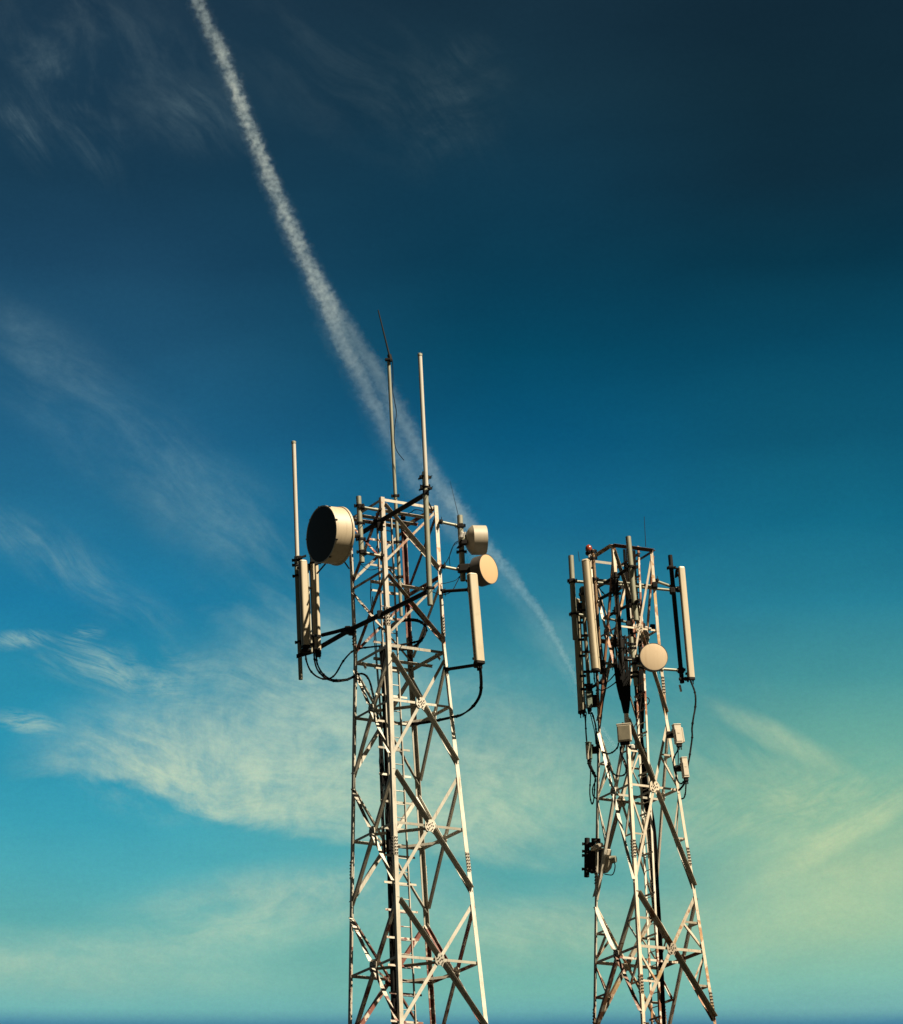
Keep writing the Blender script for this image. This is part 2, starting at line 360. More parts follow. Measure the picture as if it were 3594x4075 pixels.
    def build(s, name, m, parent=None, label=None):
        me = bpy.data.meshes.new(name); org = V()
        if parent is not None: org = V(parent['o'])
        me.from_pydata([tuple(q - org) for q in s.v], [], s.f); me.update()
        if s.mi: me.polygons.foreach_set('material_index', (s.mi + [0] * len(s.f))[:len(s.f)])
        bm = bmesh.new(); bm.from_mesh(me)
        bmesh.ops.remove_doubles(bm, verts=bm.verts, dist=2e-5)
        bmesh.ops.recalc_face_normals(bm, faces=bm.faces)
        for e in bm.edges:
            if len(e.link_faces) != 2 or e.calc_face_angle(0) > R(35): e.smooth = False
        for f in bm.faces: f.smooth = True
        bm.to_mesh(me); bm.free()
        for x in (m if isinstance(m, (list, tuple)) else [m]): me.materials.append(M[x] if isinstance(x, str) else x)
        o = bpy.data.objects.new(name, me); COL.objects.link(o)
        if parent is not None: o.parent = parent; o['o'] = tuple(org)
        else: o['o'] = (0, 0, 0)
        if label: o['label'] = label
        return o
def one(name, fn, m, parent=None, label=None):
    b = MB(); fn(b); return b.build(name, m, parent, label)
def spline(pts, k=8):
    pts = [V(p) for p in pts]; out = []
    for i in range(len(pts) - 1):
        p0, p1, p2, p3 = pts[max(i - 1, 0)], pts[i], pts[i + 1], pts[min(i + 2, len(pts) - 1)]
        for j in range(k):
            q = j / k
            out.append(.5 * ((2 * p1) + (p2 - p0) * q + (2 * p0 - 5 * p1 + 4 * p2 - p3) * q * q + (3 * p1 - p0 - 3 * p2 + p3) * q ** 3))
    return out + [pts[-1]]
def bolt(b, p, n, r=.011, h=.012):
    b.mi += [0] * (len(b.f) - len(b.mi)); b.lathe(p - n * .002, n, [(0, 0), (0, r), (h, r), (h, 0)], 6); b.mi += [1] * (len(b.f) - len(b.mi))
def horiz(azd):                          # unit vector; 0 = towards the camera, + = to the right
    return V((math.sin(R(azd)), -math.cos(R(azd)), 0))
Z = V((0, 0, 1))

# ------------------------------------------------------------------ ground
gb = MB(); gb.poly([(-40000, -40000, 0), (40000, -40000, 0), (40000, 40000, 0), (-40000, 40000, 0)], [[0, 1, 2, 3]])
g = gb.build('ground', 'ground'); tag(g, 'very dark ground below the towers reaching to the horizon', 'ground', kind='structure')

# ------------------------------------------------------------------ lattice towers
ANG = dict(A=-90, C=0, D=90, B=180)
FACES = (('A', 'C'), ('C', 'D'), ('D', 'B'), ('B', 'A'))
class Tower:
    def __init__(s, name, cx, cy, levels, label, legw, t_):
        s.c = V((cx, cy, 0)); s.lv = levels; s.legw = legw; s.t = t_
        s.root = thing(name, (cx, cy, 0), label, 'lattice tower', 'lattice telecom towers')
    def P(s, n, z):
        L = s.lv
        for (z1, w1, a1), (z0, w0, a0) in zip(L[:-1], L[1:]):
            if z >= z0 or (z0, w0, a0) == L[-1]:
                q = (z - z0) / (z1 - z0)
                def pt(zz, ww, aa): a = aa + R(ANG[n]); return V((s.c.x + ww * math.cos(a), s.c.y + ww * math.sin(a), zz))
                return pt(z0, w0, a0).lerp(pt(z1, w1, a1), q)
    def nrm(s, f, z):
        a, c = s.P(f[0], z), s.P(f[1], z); m = (a + c) / 2 - V((s.c.x, s.c.y, z)); m.z = 0; return m.normalized()
    def leg(s, n, m, splices=()):
        zs = [L[0] for L in s.lv]; b = MB()
        nb = [f for f in FACES if n in f]
        o1 = [x for x in nb[0] if x != n][0]; o2 = [x for x in nb[1] if x != n][0]
        for z1, z0 in zip(zs[:-1], zs[1:]):
            p0, p1 = s.P(n, z0), s.P(n, z1 - .003)
            e1 = (s.P(o1, z0) - p0); e1.z = 0; e2 = (s.P(o2, z0) - p0); e2.z = 0
            b.ell(p0, p1, e1.normalized(), e2.normalized(), s.legw, s.legw, s.t)
        b.build('leg', m, s.root)
        for z in splices:
            for o in (o1, o2):
                sp = bo = MB()
                p = s.P(n, z); e = s.P(o, z) - p; e.z = 0; e.normalize(); f = (n, o) if (n, o) in FACES else (o, n); nn = s.nrm(f, z)
                up = (s.P(n, z + .4) - s.P(n, z - .4)).normalized(); h = .42
                sp.box(p + e * s.legw * .52 + nn * (s.t * .4 + .001), e, nn, up, s.legw * .86, s.t * .8, h)
                for i in range(6):
                    for j in (.28, .74): bolt(bo, p + e * s.legw * j + nn * (s.t * .8 + .001) + up * (i - 2.5) * .068, nn, .014, .02)
                sp.build('splice_plate', [m, 'bolt'], s.root)
    def brace(s, name, p0, p1, nn, kind, off, w_, m, t_=None, trim=0.0, trim1=None):
        """steel angle lying in a tower face; kind O: outstanding leg outwards on the upper edge, I: inwards on the lower edge"""
        t_ = t_ or s.t * .7; d = (p1 - p0).normalized(); p0 = p0 + d * trim; p1 = p1 - d * (trim if trim1 is None else trim1)
        q = nn.cross(d).normalized()
        if q.z < 0 or (abs(q.z) < .1 and q.z < 0): q = -q
        b = MB()
        if kind == 'O': b.ell(p0 + q * w_ / 2, p1 + q * w_ / 2, -q, nn, w_, w_ * 1.22, .003, nn * off)
        elif kind == 'H': b.ell(p0 + q * w_ / 2, p1 + q * w_ / 2, -q, -nn, w_, w_, t_, nn * off)
        else: b.ell(p0 - q * w_ / 2, p1 - q * w_ / 2, q, -nn, w_, w_, t_, nn * off)
        return b.build(name, m, s.root)
    def cross(s, f, zt, zb):
        a0, c0, a1, c1 = s.P(f[0], zt), s.P(f[1], zt), s.P(f[0], zb), s.P(f[1], zb)
        q = (a0 - c0).length / ((a0 - c0).length + (a1 - c1).length)
        return a0.lerp(c1, q), (a0, c0, a1, c1)
    def panel(s, zt, zb, mats, w_, ring=True, gus=.2, sub=False, gap=.10, mflip=None):
        mids = {}
        for f in FACES:
            m = mats(f); X, (a0, c0, a1, c1) = s.cross(f, zt, zb); nn = s.nrm(f, X.z); t_ = s.t
            dz = V((0, 0, gap))
            tr = s.legw * 1.15
            m2 = mflip(f) if mflip else m
            if ring:
                s.brace('diagonal_brace', a0 - dz, X, nn, 'O', -t_ - .001, w_, m, trim=tr, trim1=gus * .42)
                s.brace('diagonal_brace', X, c1 + dz, nn, 'O', -t_ - .001, w_, m, trim=gus * .42, trim1=tr)
            else: s.brace('diagonal_brace', a0 - dz, c1 + dz, nn, 'O', -t_ - .001, w_, m, trim=tr)
            s.brace('diagonal_brace', c0 - dz, a1 + dz, nn, 'I', -t_ * 1.7 - .003, w_ * .9, m2, trim=s.legw * .3)
            mids[f] = X
            if ring:
                gus0 = gus; gus = gus0 * random.uniform(.84, 1.12); ga = random.uniform(-.25, .25)
                l, r = s.P(f[0], X.z), s.P(f[1], X.z)
                s.brace('horizontal_strut', l, r, nn, 'H', -t_ * 2.5 - .005, w_ * .72, m, trim=s.legw * .3)
                e = (r - l).normalized(); e = (e * math.cos(ga) + Z * math.sin(ga)).normalized(); zg = nn.cross(e).normalized(); g_ = MB()
                sec = [e * x * gus / 2 + e.cross(nn) * -y * gus / 2 for x, y in ((-.95, -.5), (-.5, -1), (.5, -1), (.95, -.5), (.95, .5), (.5, 1), (-.5, 1), (-.95, .5))]
                g_.prism(X - nn * t_, X + nn * .004, sec); bo = g_
                for x, y in ((-.6, 0), (-.25, .02), (.25, .02), (.6, 0), (-.45, -.55), (-.28, -.75), (.45, -.55), (.28, -.75), (-.4, .55), (.4, .55), (0, -.3), (0, .3)):
                    bolt(bo, X + e * (x + random.uniform(-.06, .06)) * gus / 2 + zg * (y + random.uniform(-.06, .06)) * gus / 2 + nn * .004, nn, .012, .016)
                g_.build('gusset_plate', [m, 'bolt'], s.root); gus = gus0
                if sub:
                    for P0, lg, sgn in ((a0, f[0], 1), (c0, f[1], 1), (a1, f[0], -1), (c1, f[1], -1)):
                        k = .52; mp = P0.lerp(X, k); lp = s.P(lg, mp.z); rp = s.P(lg, X.z + .05 * sgn)
                        s.brace('sub_brace', lp, mp, nn, 'H', -t_ * 2.5 - .004, w_ * .55, m, trim=s.legw * .25, trim1=w_ * .3)
                        s.brace('sub_brace', mp, rp, nn, 'I', -t_ * 3.3 - .006, w_ * .5, m, trim=w_ * .4, trim1=s.legw * .4)
        return mids
    def strut(s, name, p0, p1, w_, m, up=Z):
        d = (p1 - p0).normalized(); a = d.cross(up).normalized(); b = MB(); b.ell(p0, p1, a, -up, w_, w_, s.t * .7); return b.build(name, m, s.root)
    def ladder(s, r0_, r1_, side, wid, m, rung=.295, brk=2, brw=(.2, .22)):
        d = (r1_ - r0_); L = d.length; d.normalize(); b = MB(); out = side.cross(d).normalized()
        for o in (V(), side * wid): b.bar(r0_ + o, r1_ + o, side, out, .022, .05)
        lad = b.build('ladder', m, s.root); n = int(L / rung)
        for i in range(n):
            p = r0_ + d * (i + .5) * rung
            one('rung', lambda q: q.tube([p, p + side * wid], .011, 8), m, lad)
            if i % brk == 0: one('ladder_bracket', lambda big: big.bar(p + d * .05 - side * brw[0] + out * .03, p + d * .05 + side * (wid + brw[1]) + out * .03, d, out, .045, .012), m, lad)

# ---- the left, taller tower
TH1 = -0.219947
lv1 = [(29.053, 1.018, TH1), (25.82, 1.024, TH1), (0.0, 2.52, TH1)]
T1 = Tower('lattice_tower', -1.27795, 75.0, lv1, 'taller white lattice tower with chipped red upper section, left of the two', .092, .011)
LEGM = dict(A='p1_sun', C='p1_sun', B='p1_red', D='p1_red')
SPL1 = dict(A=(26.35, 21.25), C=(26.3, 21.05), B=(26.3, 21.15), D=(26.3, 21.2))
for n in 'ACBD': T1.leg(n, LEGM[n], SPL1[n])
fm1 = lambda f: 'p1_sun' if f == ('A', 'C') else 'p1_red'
NODE1 = [29.053, 27.445, 25.82]
for zt, zb in zip(NODE1[:-1], NODE1[1:]): T1.panel(zt, zb, fm1, .054, ring=False, gap=.09)
for z, fs in ((29.0, FACES), (27.40, (('C', 'D'), ('B', 'A'))), (25.70, FACES)):
    for f in fs:
        nn = T1.nrm(f, z); T1.brace('horizontal_strut', T1.P(f[0], z), T1.P(f[1], z), nn, 'H', -T1.t * 2.6 - .006, .062, fm1(f), trim=.03)
for z in (29.0, 27.40, 25.66):
    for q in ((.30, .62) if z > 28 else (.42,)):
        a = T1.P('A', z - .07).lerp(T1.P('B', z - .07), q); b_ = T1.P('C', z - .07).lerp(T1.P('D', z - .07), q)
        T1.strut('cross_beam', a, b_, .055, 'p1_sun')
for z in (29.0, 25.66):
    a = T1.P('B', z - .02).lerp(T1.P('A', z - .02), .25); b_ = T1.P('B', z - .02).lerp(T1.P('D', z - .02), .2); T1.strut('corner_tie', a, b_, .04, 'p1_red')
    a = T1.P('C', z - .02).lerp(T1.P('A', z - .02), .2); b_ = T1.P('C', z - .02).lerp(T1.P('D', z - .02), .2); T1.strut('corner_tie', a, b_, .04, 'p1_red')
N1 = [25.70, 23.066, 20.279, 17.30, 13.9, 10.0, 5.4, .25]
for i, (zt, zb) in enumerate(zip(N1[:-1], N1[1:])):
    mids = T1.panel(zt, zb, fm1, .072 + .004 * i, ring=True, gus=.26, gap=.10)
    if i < 4:
        X = [mids[f] - T1.nrm(f, mids[f].z) * .05 - Z * .03 for f in FACES]
        for k in range(4): T1.strut('diaphragm_strut', X[k], X[(k + 1) % 4], .055, 'p1_sun' if k in (0, 3) else 'p1_red')
top = at(1556, 2050, 74.72); bot = at(1654, 4070, 74.35); dd = (top - bot).normalized()
sd = (T1.P('A', 22) - T1.P('C', 22)); sd.z = 0; sd = sd.normalized()
T1.ladder(bot - dd * 17.3, top, sd, .36, 'p1_red')
def footing(T):
    for n in 'ACBD':
        p = T.P(n, 0); b = MB(); b.box(V((p.x, p.y, .12)), V((1, 0, 0)), V((0, 1, 0)), Z, .9, .9, .5, .03); b.build('concrete_footing', 'boxface', T.root)
footing(T1)

# ---- the right, waisted tower
TH2 = -0.223017; TT2 = -0.283179
lv2 = [(28.562, .734, TT2), (26.632, .748, TT2), (24.633, .783, TH2), (23.02, .928, TH2), (17.806, 1.341, TH2), (0, 2.76, TH2)]
T2 = Tower('lattice_tower', 3.72019, 77.20584, lv2, 'shorter rusty waisted lattice tower crowded with antennas, right of the two', .072, .009)
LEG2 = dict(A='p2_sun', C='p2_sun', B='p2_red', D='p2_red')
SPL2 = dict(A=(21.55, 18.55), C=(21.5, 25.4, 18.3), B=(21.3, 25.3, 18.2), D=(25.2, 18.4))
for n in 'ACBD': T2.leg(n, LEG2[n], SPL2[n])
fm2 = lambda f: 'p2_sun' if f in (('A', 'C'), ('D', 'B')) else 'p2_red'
for f in FACES:
    nn = T2.nrm(f, 28.5); T2.brace('horizontal_strut', T2.P(f[0], 28.52), T2.P(f[1], 28.52), nn, 'O', .002, .06, 'p2_red', trim=.0)
a = T2.P('A', 28.44).lerp(T2.P('C', 28.44), .64); b_ = T2.P('B', 28.44).lerp(T2.P('D', 28.44), .64)
T2.strut('cross_beam', a, b_, .06, 'p2_red')
N2 = [28.562, 24.633, 20.697, 17.806, 14.2, 10.0, 5.2, .25]
for i, (zt, zb) in enumerate(zip(N2[:-1], N2[1:])):
    mids = T2.panel(zt, zb, fm2, .055 if i == 0 else .068 if i == 1 else .084, ring=True, gus=.24, sub=(i in (1, 2)), gap=.06)
    X = [mids[f] - T2.nrm(f, mids[f].z) * .04 - Z * .03 for f in FACES]
    if i < 4:
        T2.strut('diaphragm_strut', X[1], X[3], .05, 'p2_red')
        if i < 2: T2.strut('diaphragm_strut', X[0], X[2], .05, 'p2_red')
topl = at(2508, 2190, 77.15); botl = at(2594, 4040, 77.1); dl = (topl - botl).normalized()
sd2 = (T2.P('D', 22) - T2.P('C', 22)); sd2.z = 0
T2.ladder(botl - dl * 16.5, topl, -horiz(-145), .30, 'p2_red', rung=.30, brk=3, brw=(.05, .05))
footing(T2)

# ------------------------------------------------------------------ fittings
def clamp(b, p, r, ax=Z, n=V((0, -1, 0))):          # U-bolt band with two lugs
    b.lathe(p - ax * .022, ax, [(0, r + .003), (0, r + .016), (.044, r + .016), (.044, r + .003)], 16)
    a = ax.cross(n).normalized()
    for s_ in (-1, 1):
        b.box(p + a * s_ * (r + .03) + n * r * .2, a, n, ax, .045, .05, .05); b.tube([p + a * s_ * (r + .035) - n * (r + .06), p + a * s_ * (r + .035) + n * (r + .06)], .008, 6)
def mount(name, label, p0, p1, r, m='galv', arms=(), clamps=(), group='antenna mounting pipes', armm='galv', armr=.032):
    rt = thing(name, p0, label, 'mounting pipe', group)
    one('pipe', lambda b: b.pipe(p0, p1, r), m, rt)
    for a, b2 in arms:
        arm = one('arm', lambda b: b.tube([a, b2], armr, 14), armm, rt)
        one('arm_clamp', lambda b: clamp(b, b2, armr, (b2 - a).normalized(), Z), 'dark', arm)
        one('arm_block', lambda b: b.box(a, V((1, 0, 0)), V((0, 1, 0)), Z, .15, .15, .11, .02), 'dark', arm)
    for q in clamps:
        p = p0.lerp(p1, q); one('clamp', lambda b: clamp(b, p, r, (p1 - p0).normalized()), 'dark', rt)
    return rt
def panel_antenna(label, top_, bot_, azd, wid, dep, m='panel', seam=True, conn=2, brk=True):
    rt = thing('panel_antenna', bot_, label, 'panel antenna', 'sector panel antennas')
    n = horiz(azd); ax = (top_ - bot_).normalized(); a = n.cross(ax).normalized(); n = ax.cross(a).normalized()
    if n.dot(horiz(azd)) < 0: n = -n
    pts = []
    rr = min(dep, wid) * .32
    for cxn, cyn, s0 in ((wid / 2 - rr, dep / 2 - rr, 0), (-wid / 2 + rr, dep / 2 - rr, 90)):
        for k in range(5): q = R(s0 + k * 22.5); pts.append((cxn + rr * math.cos(q), cyn + rr * math.sin(q)))
    pts += [(-wid / 2, -dep / 2), (wid / 2, -dep / 2)]
    sec = [a * x + n * y for x, y in pts]
    def body(b): b.prism(bot_, top_, sec)
    bd = one('radome', body, m, rt)
    big = [a * x * 1.05 + n * y * 1.05 for x, y in pts]; sm_ = [a * x * .82 + n * y * .82 for x, y in pts]
    one('end_cap', lambda b: b.prism(bot_ - ax * .05, bot_ + ax * .004, big), 'dark', rt)
    one('end_cap', lambda b: b.prism(top_ - ax * .002, top_ + ax * .03, big, sm_), m, rt)
    for sx_ in ((-1, 1) if seam else ()): one('seam', lambda b: b.bar(bot_ + a * sx_ * wid * .508 + n * dep * -.05, top_ + a * sx_ * wid * .508 + n * dep * -.05, a, n, .006, .016), 'dark', bd)
    for k in range(conn):
        p = bot_ - ax * .05 + a * wid * (.45 * (k / max(conn - 1, 1)) - .22)
        one('connector', lambda b: b.tube([p, p - ax * .03, p - ax * .032, p - ax * .10], [.018, .018, .012, .012], 10), 'dark', rt)
    if brk:
        for q in (.05, .95):
            p = bot_.lerp(top_, q) - n * (dep / 2 + .045)
            one('bracket', lambda b: (b.box(p, a, n, ax, .09, .10, .09, .008), b.box(p - n * .03, a, n, ax, .16, .03, .05)), 'dark', rt)
    return rt
def omni(label, bot_, top_, r, m='omni', capm='galv'):
    rt = thing('omni_antenna', bot_, label, 'omni antenna', 'white tube omni antennas'); d = (top_ - bot_).normalized()
    one('tube', lambda b: b.tube([bot_, top_], r, 18), m, rt)
    one('top_cap', lambda b: b.lathe(top_ - d * .05, d, [(0, r + .001), (0, r + .007), (.045, r + .007), (.06, r * .7), (.062, 0)], 18), capm, rt)
    return rt
def whip(label, bot_, top_, r=.009, base=True, nm='whip_antenna'):
    rt = thing(nm, bot_, label, 'whip antenna', 'thin whip antennas')
    one('rod', lambda b: b.tube([bot_, top_], [r, r * .6], 8), 'dark', rt)
    if base: one('base', lambda b: b.tube([bot_ - (top_ - bot_).normalized() * .06, bot_ + (top_ - bot_).normalized() * .10], r * 2.2, 8), 'dark', rt)
    return rt
def dish(label, face, azd, rad, dep, facem, drumm, tilt=0, rim=True, cone=.0, backm=None, conr=.35, foot=None):
    n = horiz(azd); n = (n * math.cos(R(tilt)) + Z * math.sin(R(tilt))).normalized()
    rt = thing('drum_antenna', face - n * dep, label, 'dish antenna', 'round microwave dishes')
    o = face - n * dep
    one('shroud', lambda b: b.lathe(o, n, [(.004, rad * .6), (0, rad * .985), (0, rad), (dep, rad), (dep, rad * .975), (dep - .012, rad * .97)], 64), drumm, rt)
    one('radome', lambda b: b.lathe(o, n, [(dep - .004, rad * .972), (dep + .002, rad * .85), (dep + .012, rad * .4), (dep + .016, 0)], 64), facem, rt)
    if rim: one('rim', lambda b: b.lathe(o, n, [(-.004, rad), (-.004, rad + .022), (.035, rad + .022), (.045, rad + .001)], 64), drumm, rt)
    if rim: one('face_rim', lambda b: b.lathe(o, n, [(dep - .03, rad + .001), (dep - .03, rad + .008), (dep + .001, rad + .008), (dep + .001, rad * .97)], 64), drumm, rt)
    if rim:
        a_, b_ = perp(n)
        for i in range(9):
            q = 2 * math.pi * (i + .3) / 9; rd = a_ * math.cos(q) + b_ * math.sin(q)
            one('rim_clip', lambda b: b.box(o + n * (dep - .02) + rd * (rad + .012), rd.cross(n), n, rd, .035, .05, .022, .004), 'dark', rt)
    one('back_dish', lambda b: b.lathe(o, n, [(-cone, 0), (-cone, rad * conr), (-cone * .55, rad * .76), (-.0, rad * .99)], 64), backm or drumm, rt)
    one('hub', lambda b: b.lathe(o, n, [(-cone - .10, 0), (-cone - .10, .075), (-cone + .01, .09)], 20), 'galv', rt)
    if foot is not None:
        h = o - n * (cone + .06)
        one('bracket', lambda b: (b.tube([h, foot], .05, 10), b.box(h, n, n.cross(Z).normalized(), Z, .08, .2, .26, .01)), 'dark', rt)
    return rt
def cable(label, pts, r=.014, k=8, name='cable', m='cable'):
    sp_ = spline(pts, k); rs = [r * random.uniform(.94, 1.06) for _ in sp_]
    for i in range(5, len(rs) - 2, 13):
        if r > .012: rs[i] = r * 1.5
    o = one(name, lambda b: b.tube(sp_, rs, 8), m); return tag(o, label, 'cable', 'black feeder cables')
def A(lst, Y): return [at(x, y, Y if len(q) == 0 else q[0]) for x, y, *q in lst]
def S(X0, Y0, k, lst): return [(X0 + k * x, Y0 + k * y, *q) for x, y, *q in lst]

# ------------------------------------------------------------------ left tower: antennas
# left cluster on its own pole
pl_t, pl_b = at(1179, 2215, 75.7), at(1197, 2704, 75.7)
mount('antenna_mount', 'long mounting pipe of the far left antenna cluster beneath the white omni tube', pl_b, pl_t, .047, 'galv',
      arms=(), clamps=(.97, .93, .84, .30))
omni('white omni tube standing above the left panel cluster, beside the big dark dish', at(1183, 2225, 75.62), at(1168.5, 1757, 75.62), .047)
panel_antenna('widest cream panel antenna in the left cluster, below the big dark dish', at(1206, 2236, 75.5), at(1219, 2570, 75.5), 28, .165, .13, 'panel', conn=2)
mount('antenna_mount', 'thin cream pipe between the panels of the left cluster', at(1241, 2600, 75.65), at(1224, 2250, 75.65), .022, 'omni2', clamps=(.1, .74))
panel_antenna('slim panel antenna in the middle of the left cluster, seen edge on', at(1242, 2240, 75.8), at(1254, 2585, 75.8), 38, .09, .07, 'panel', conn=2)
panel_antenna('slimmest panel antenna at the right edge of the left cluster', at(1258, 2238, 76.0), at(1270, 2595, 76.0), 45, .085, .075, 'panel', conn=1)
b = thing('antenna_bracket', at(1235, 2600, 75.8), 'dark angle frame under and over the left panel cluster', 'bracket')
one('lower_bar', lambda q: q.bar(at(1180, 2612, 75.55), at(1275, 2585, 76.0), Z, horiz(0), .075, .06), 'dark', b)
one('upper_bar', lambda q: q.bar(at(1183, 2262, 75.55), at(1270, 2238, 76.0), Z, horiz(0), .06, .06), 'dark', b)
one('lower_cross_bar', lambda q: q.bar(at(1236, 2529, 75.55), at(1278, 2532, 76.0), Z, horiz(0), .05, .05), 'dark', b)
one('upright', lambda q: q.bar(at(1247, 2530, 75.5), at(1249, 2598, 75.5), V((1, 0, 0)), horiz(0), .045, .045), 'dark', b)
one('upper_clamp', lambda q: (q.box(at(1190, 2222, 75.5), V((1, 0, 0)), horiz(0), Z, .14, .12, .10, .02), q.box(at(1205, 2216, 75.45), V((1, 0, .3)).normalized(), horiz(0), Z, .16, .05, .04)), 'dark', b)
one('upper_clamp', lambda q: (q.box(at(1243, 2230, 75.55), V((1, 0, 0)), horiz(0), Z, .10, .12, .14, .02)), 'dark', b)
one('lower_clamp', lambda q: q.box(at(1218, 2590, 75.5), V((1, 0, 0)), horiz(0), Z, .20, .12, .09, .02), 'dark', b)
one('lower_clamp', lambda q: (q.box(at(1266, 2600, 75.8), V((1, 0, 0)), horiz(0), Z, .13, .12, .16, .02)), 'dark', b)
# outrigger booms of the pole in front
def boom(label, pts, r, extra):
    rt = thing('outrigger_boom', pts[0], label, 'boom', 'dark outrigger booms')
    one('tube', lambda q: q.tube(pts, r, 14), 'dark', rt)
    for i, p in enumerate(extra):
        one('clamp', lambda q: (q.box(p, V((1, 0, 0)), V((0, 1, 0)), Z, .13, .16, .16, .015), q.tube([p - V((.1, .03, 0)), p + V((.1, .03, 0))], .015, 8), q.tube([p - V((.07, 0, .09)), p + V((.09, 0, .09))], .012, 8)), 'dark', rt)
    return rt
boom('lower dark outrigger boom crossing the taller tower from the left cluster to the front pole',
     [at(1276, 2574, 76.2), at(1400, 2503, 75.12), at(1535, 2437, 73.85), at(1706, 2352, 72.62)], .052, [at(1400, 2512, 75.05), at(1513, 2446, 74.0)])
boom('upper dark outrigger boom from the top of the taller tower to the front pole', [at(1445, 2117, 74.75), at(1535, 2061, 73.85), at(1692, 1968, 72.62)], .052, [at(1497, 2084, 74.2), at(1513, 2095, 73.95)])
boom('short dark arm bracing the left panel cluster to the taller tower', [at(1280, 2528, 75.7), at(1330, 2516, 75.6), at(1392, 2499, 75.3)], .042, [at(1385, 2508, 75.25)])
boom('thin dark strut under the big dark dish beside the left cluster', [at(1262, 2282, 75.9), at(1300, 2238, 75.5), at(1345, 2195, 75.0)], .018, [])
boom('thin dark strut between the big dark dish and the left leg', [at(1360, 2220, 74.2), at(1389, 2262, 75.2)], .016, [])
# front pole with its omni
mp = mount('antenna_mount', 'thick pale pole on two outrigger booms in front of the taller tower', at(1712, 2408, 72.55), at(1690, 1878, 72.55), .058, 'galv', clamps=(.125, .89))
omni('tallest white omni tube, clamped to the pole in front of the taller tower', at(1697, 1935, 72.4), at(1671, 1408, 72.4), .045)
for x, y in ((1692, 1899), (1695, 1943)): one('clamp', lambda q: (clamp(q, at(x, y, 72.47), .075, Z, horiz(20)), q.box(at(x - 18, y + 4, 72.45), V((1, 0, .25)).normalized(), horiz(0), Z, .10, .05, .03)), 'dark', mp)
one('clamp', lambda q: q.box(at(1695, 1962, 72.55), V((1, 0, 0)), horiz(0), Z, .13, .13, .12, .02), 'dark', mp)
for pts in ([(1699, 1972, 72.7), (1703, 1995, 73.0), (1718, 2024, 74.2)],):
    one('stay', lambda q: q.tube(A(pts, 73), .018, 8), 'dark', mp)
# central mast with whip and loose cable
mc = mount('antenna_mast', 'slender pale mast rising through the top of the taller tower', at(1597, 2452, 74.55), at(1547, 1437, 74.55), .038, 'galv', clamps=(.465, .285, .15))
w1 = whip('black leaning whip on top of the slender mast', at(1553, 1428, 74.5), at(1505, 1234, 74.5), .021)
one('mounting_plate', lambda q: q.box(at(1544, 1431, 74.5), V((1, 0, 0)), V((0, 1, 0)), Z, .13, .09, .05, .008), 'dark', w1)
cable('thin loose cable hanging from the whip down the slender mast', A([(1555, 1428), (1562, 1440), (1564, 1500), (1563, 1555), (1571, 1600), (1578, 1645), (1573, 1680), (1569, 1720), (1570, 1760), (1580, 1795), (1608, 1832)], 74.42), .008)
# big dish
pd = mount('antenna_mount', 'short green grey pole holding the big dark dish', at(1441, 2238, 73.85), at(1427, 1976, 73.85), .056, 'galv',
           arms=((at(1438, 2018, 73.85), at(1512, 2031, 73.95)), (at(1446, 2199, 73.85), at(1521, 2214, 73.98))), clamps=(.86, .59, .35, .16))
dish('largest drum dish with black face and cream shroud on the left of the taller tower', at(1279, 2126, 73.25), -56, .612, .44, 'radblk', 'drum', tilt=-3, cone=.10, foot=at(1430, 2130, 73.75))
# right side dishes
mount('antenna_mount', 'thick pole carrying the two small dishes on the right of the taller tower', at(1843, 2311, 74.95), at(1830, 2052, 74.95), .062, 'galv',
      arms=((at(1832, 2094, 74.95), at(1753, 2077, 74.75)), (at(1840, 2270, 74.95), at(1764, 2255, 74.75))), clamps=(.84, .44, .20))
dish('small drum dish facing away to the right, upper of the pair beside the taller tower', at(1932, 2150, 74.98), 101, .322, .30, 'radome', 'drum2', cone=.13, conr=.45, backm='drum2', rim=False)
rb = thing('radio_unit', at(1838, 2135, 74.75), 'small white radio box behind the upper small dish', 'radio box')
one('housing', lambda q: q.box(at(1838, 2131, 74.72), V((.93, 0, -.37)), horiz(20), V((.37, 0, .93)), .10, .10, .16, .025), 'white', rb)
one('lid', lambda q: q.box(at(1846, 2130, 74.70), V((.93, 0, -.37)), horiz(20), V((.37, 0, .93)), .03, .09, .15, .012), 'white', rb)
one('mount_block', lambda q: (q.box(at(1843, 2160, 74.78), V((1, 0, 0)), horiz(20), Z, .15, .14, .11, .02), q.box(at(1858, 2143, 74.85), V((1, 0, 0)), horiz(60), Z, .12, .10, .16, .02), q.box(at(1828, 2176, 74.85), V((1, 0, .3)).normalized(), horiz(20), Z, .10, .10, .04, .01)), 'dark', rb)
dish('small peach faced dish turned to the right, lower of the pair beside the taller tower', at(1946, 2264, 74.62), 53, .33, .27, 'radome', 'drumdk', cone=.10, rim=False, foot=at(1850, 2262, 74.9))
bb = thing('antenna_bracket', at(1850, 2268, 74.85), 'dark bracket block behind the peach faced dish', 'bracket')
one('block', lambda q: (q.box(at(1850, 2262, 74.85), V((1, 0, 0)), horiz(10), Z, .30, .18, .17, .02), q.box(at(1868, 2285, 74.8), V((1, 0, 0)), horiz(10), Z, .08, .1, .14, .01)), 'dark', bb)
one('side_bolt', lambda q: (q.box(at(1868, 2252, 74.7), V((1, 0, 0)), horiz(10), Z, .03, .03, .04, .005), q.tube([at(1822, 2262, 74.8), at(1832, 2262, 74.8)], .03, 8)), 'white', bb)
whip('hair thin whip rising from the pole of the two small dishes', at(1825, 2054, 74.93), at(1791, 1914, 74.93), .006, base=False)
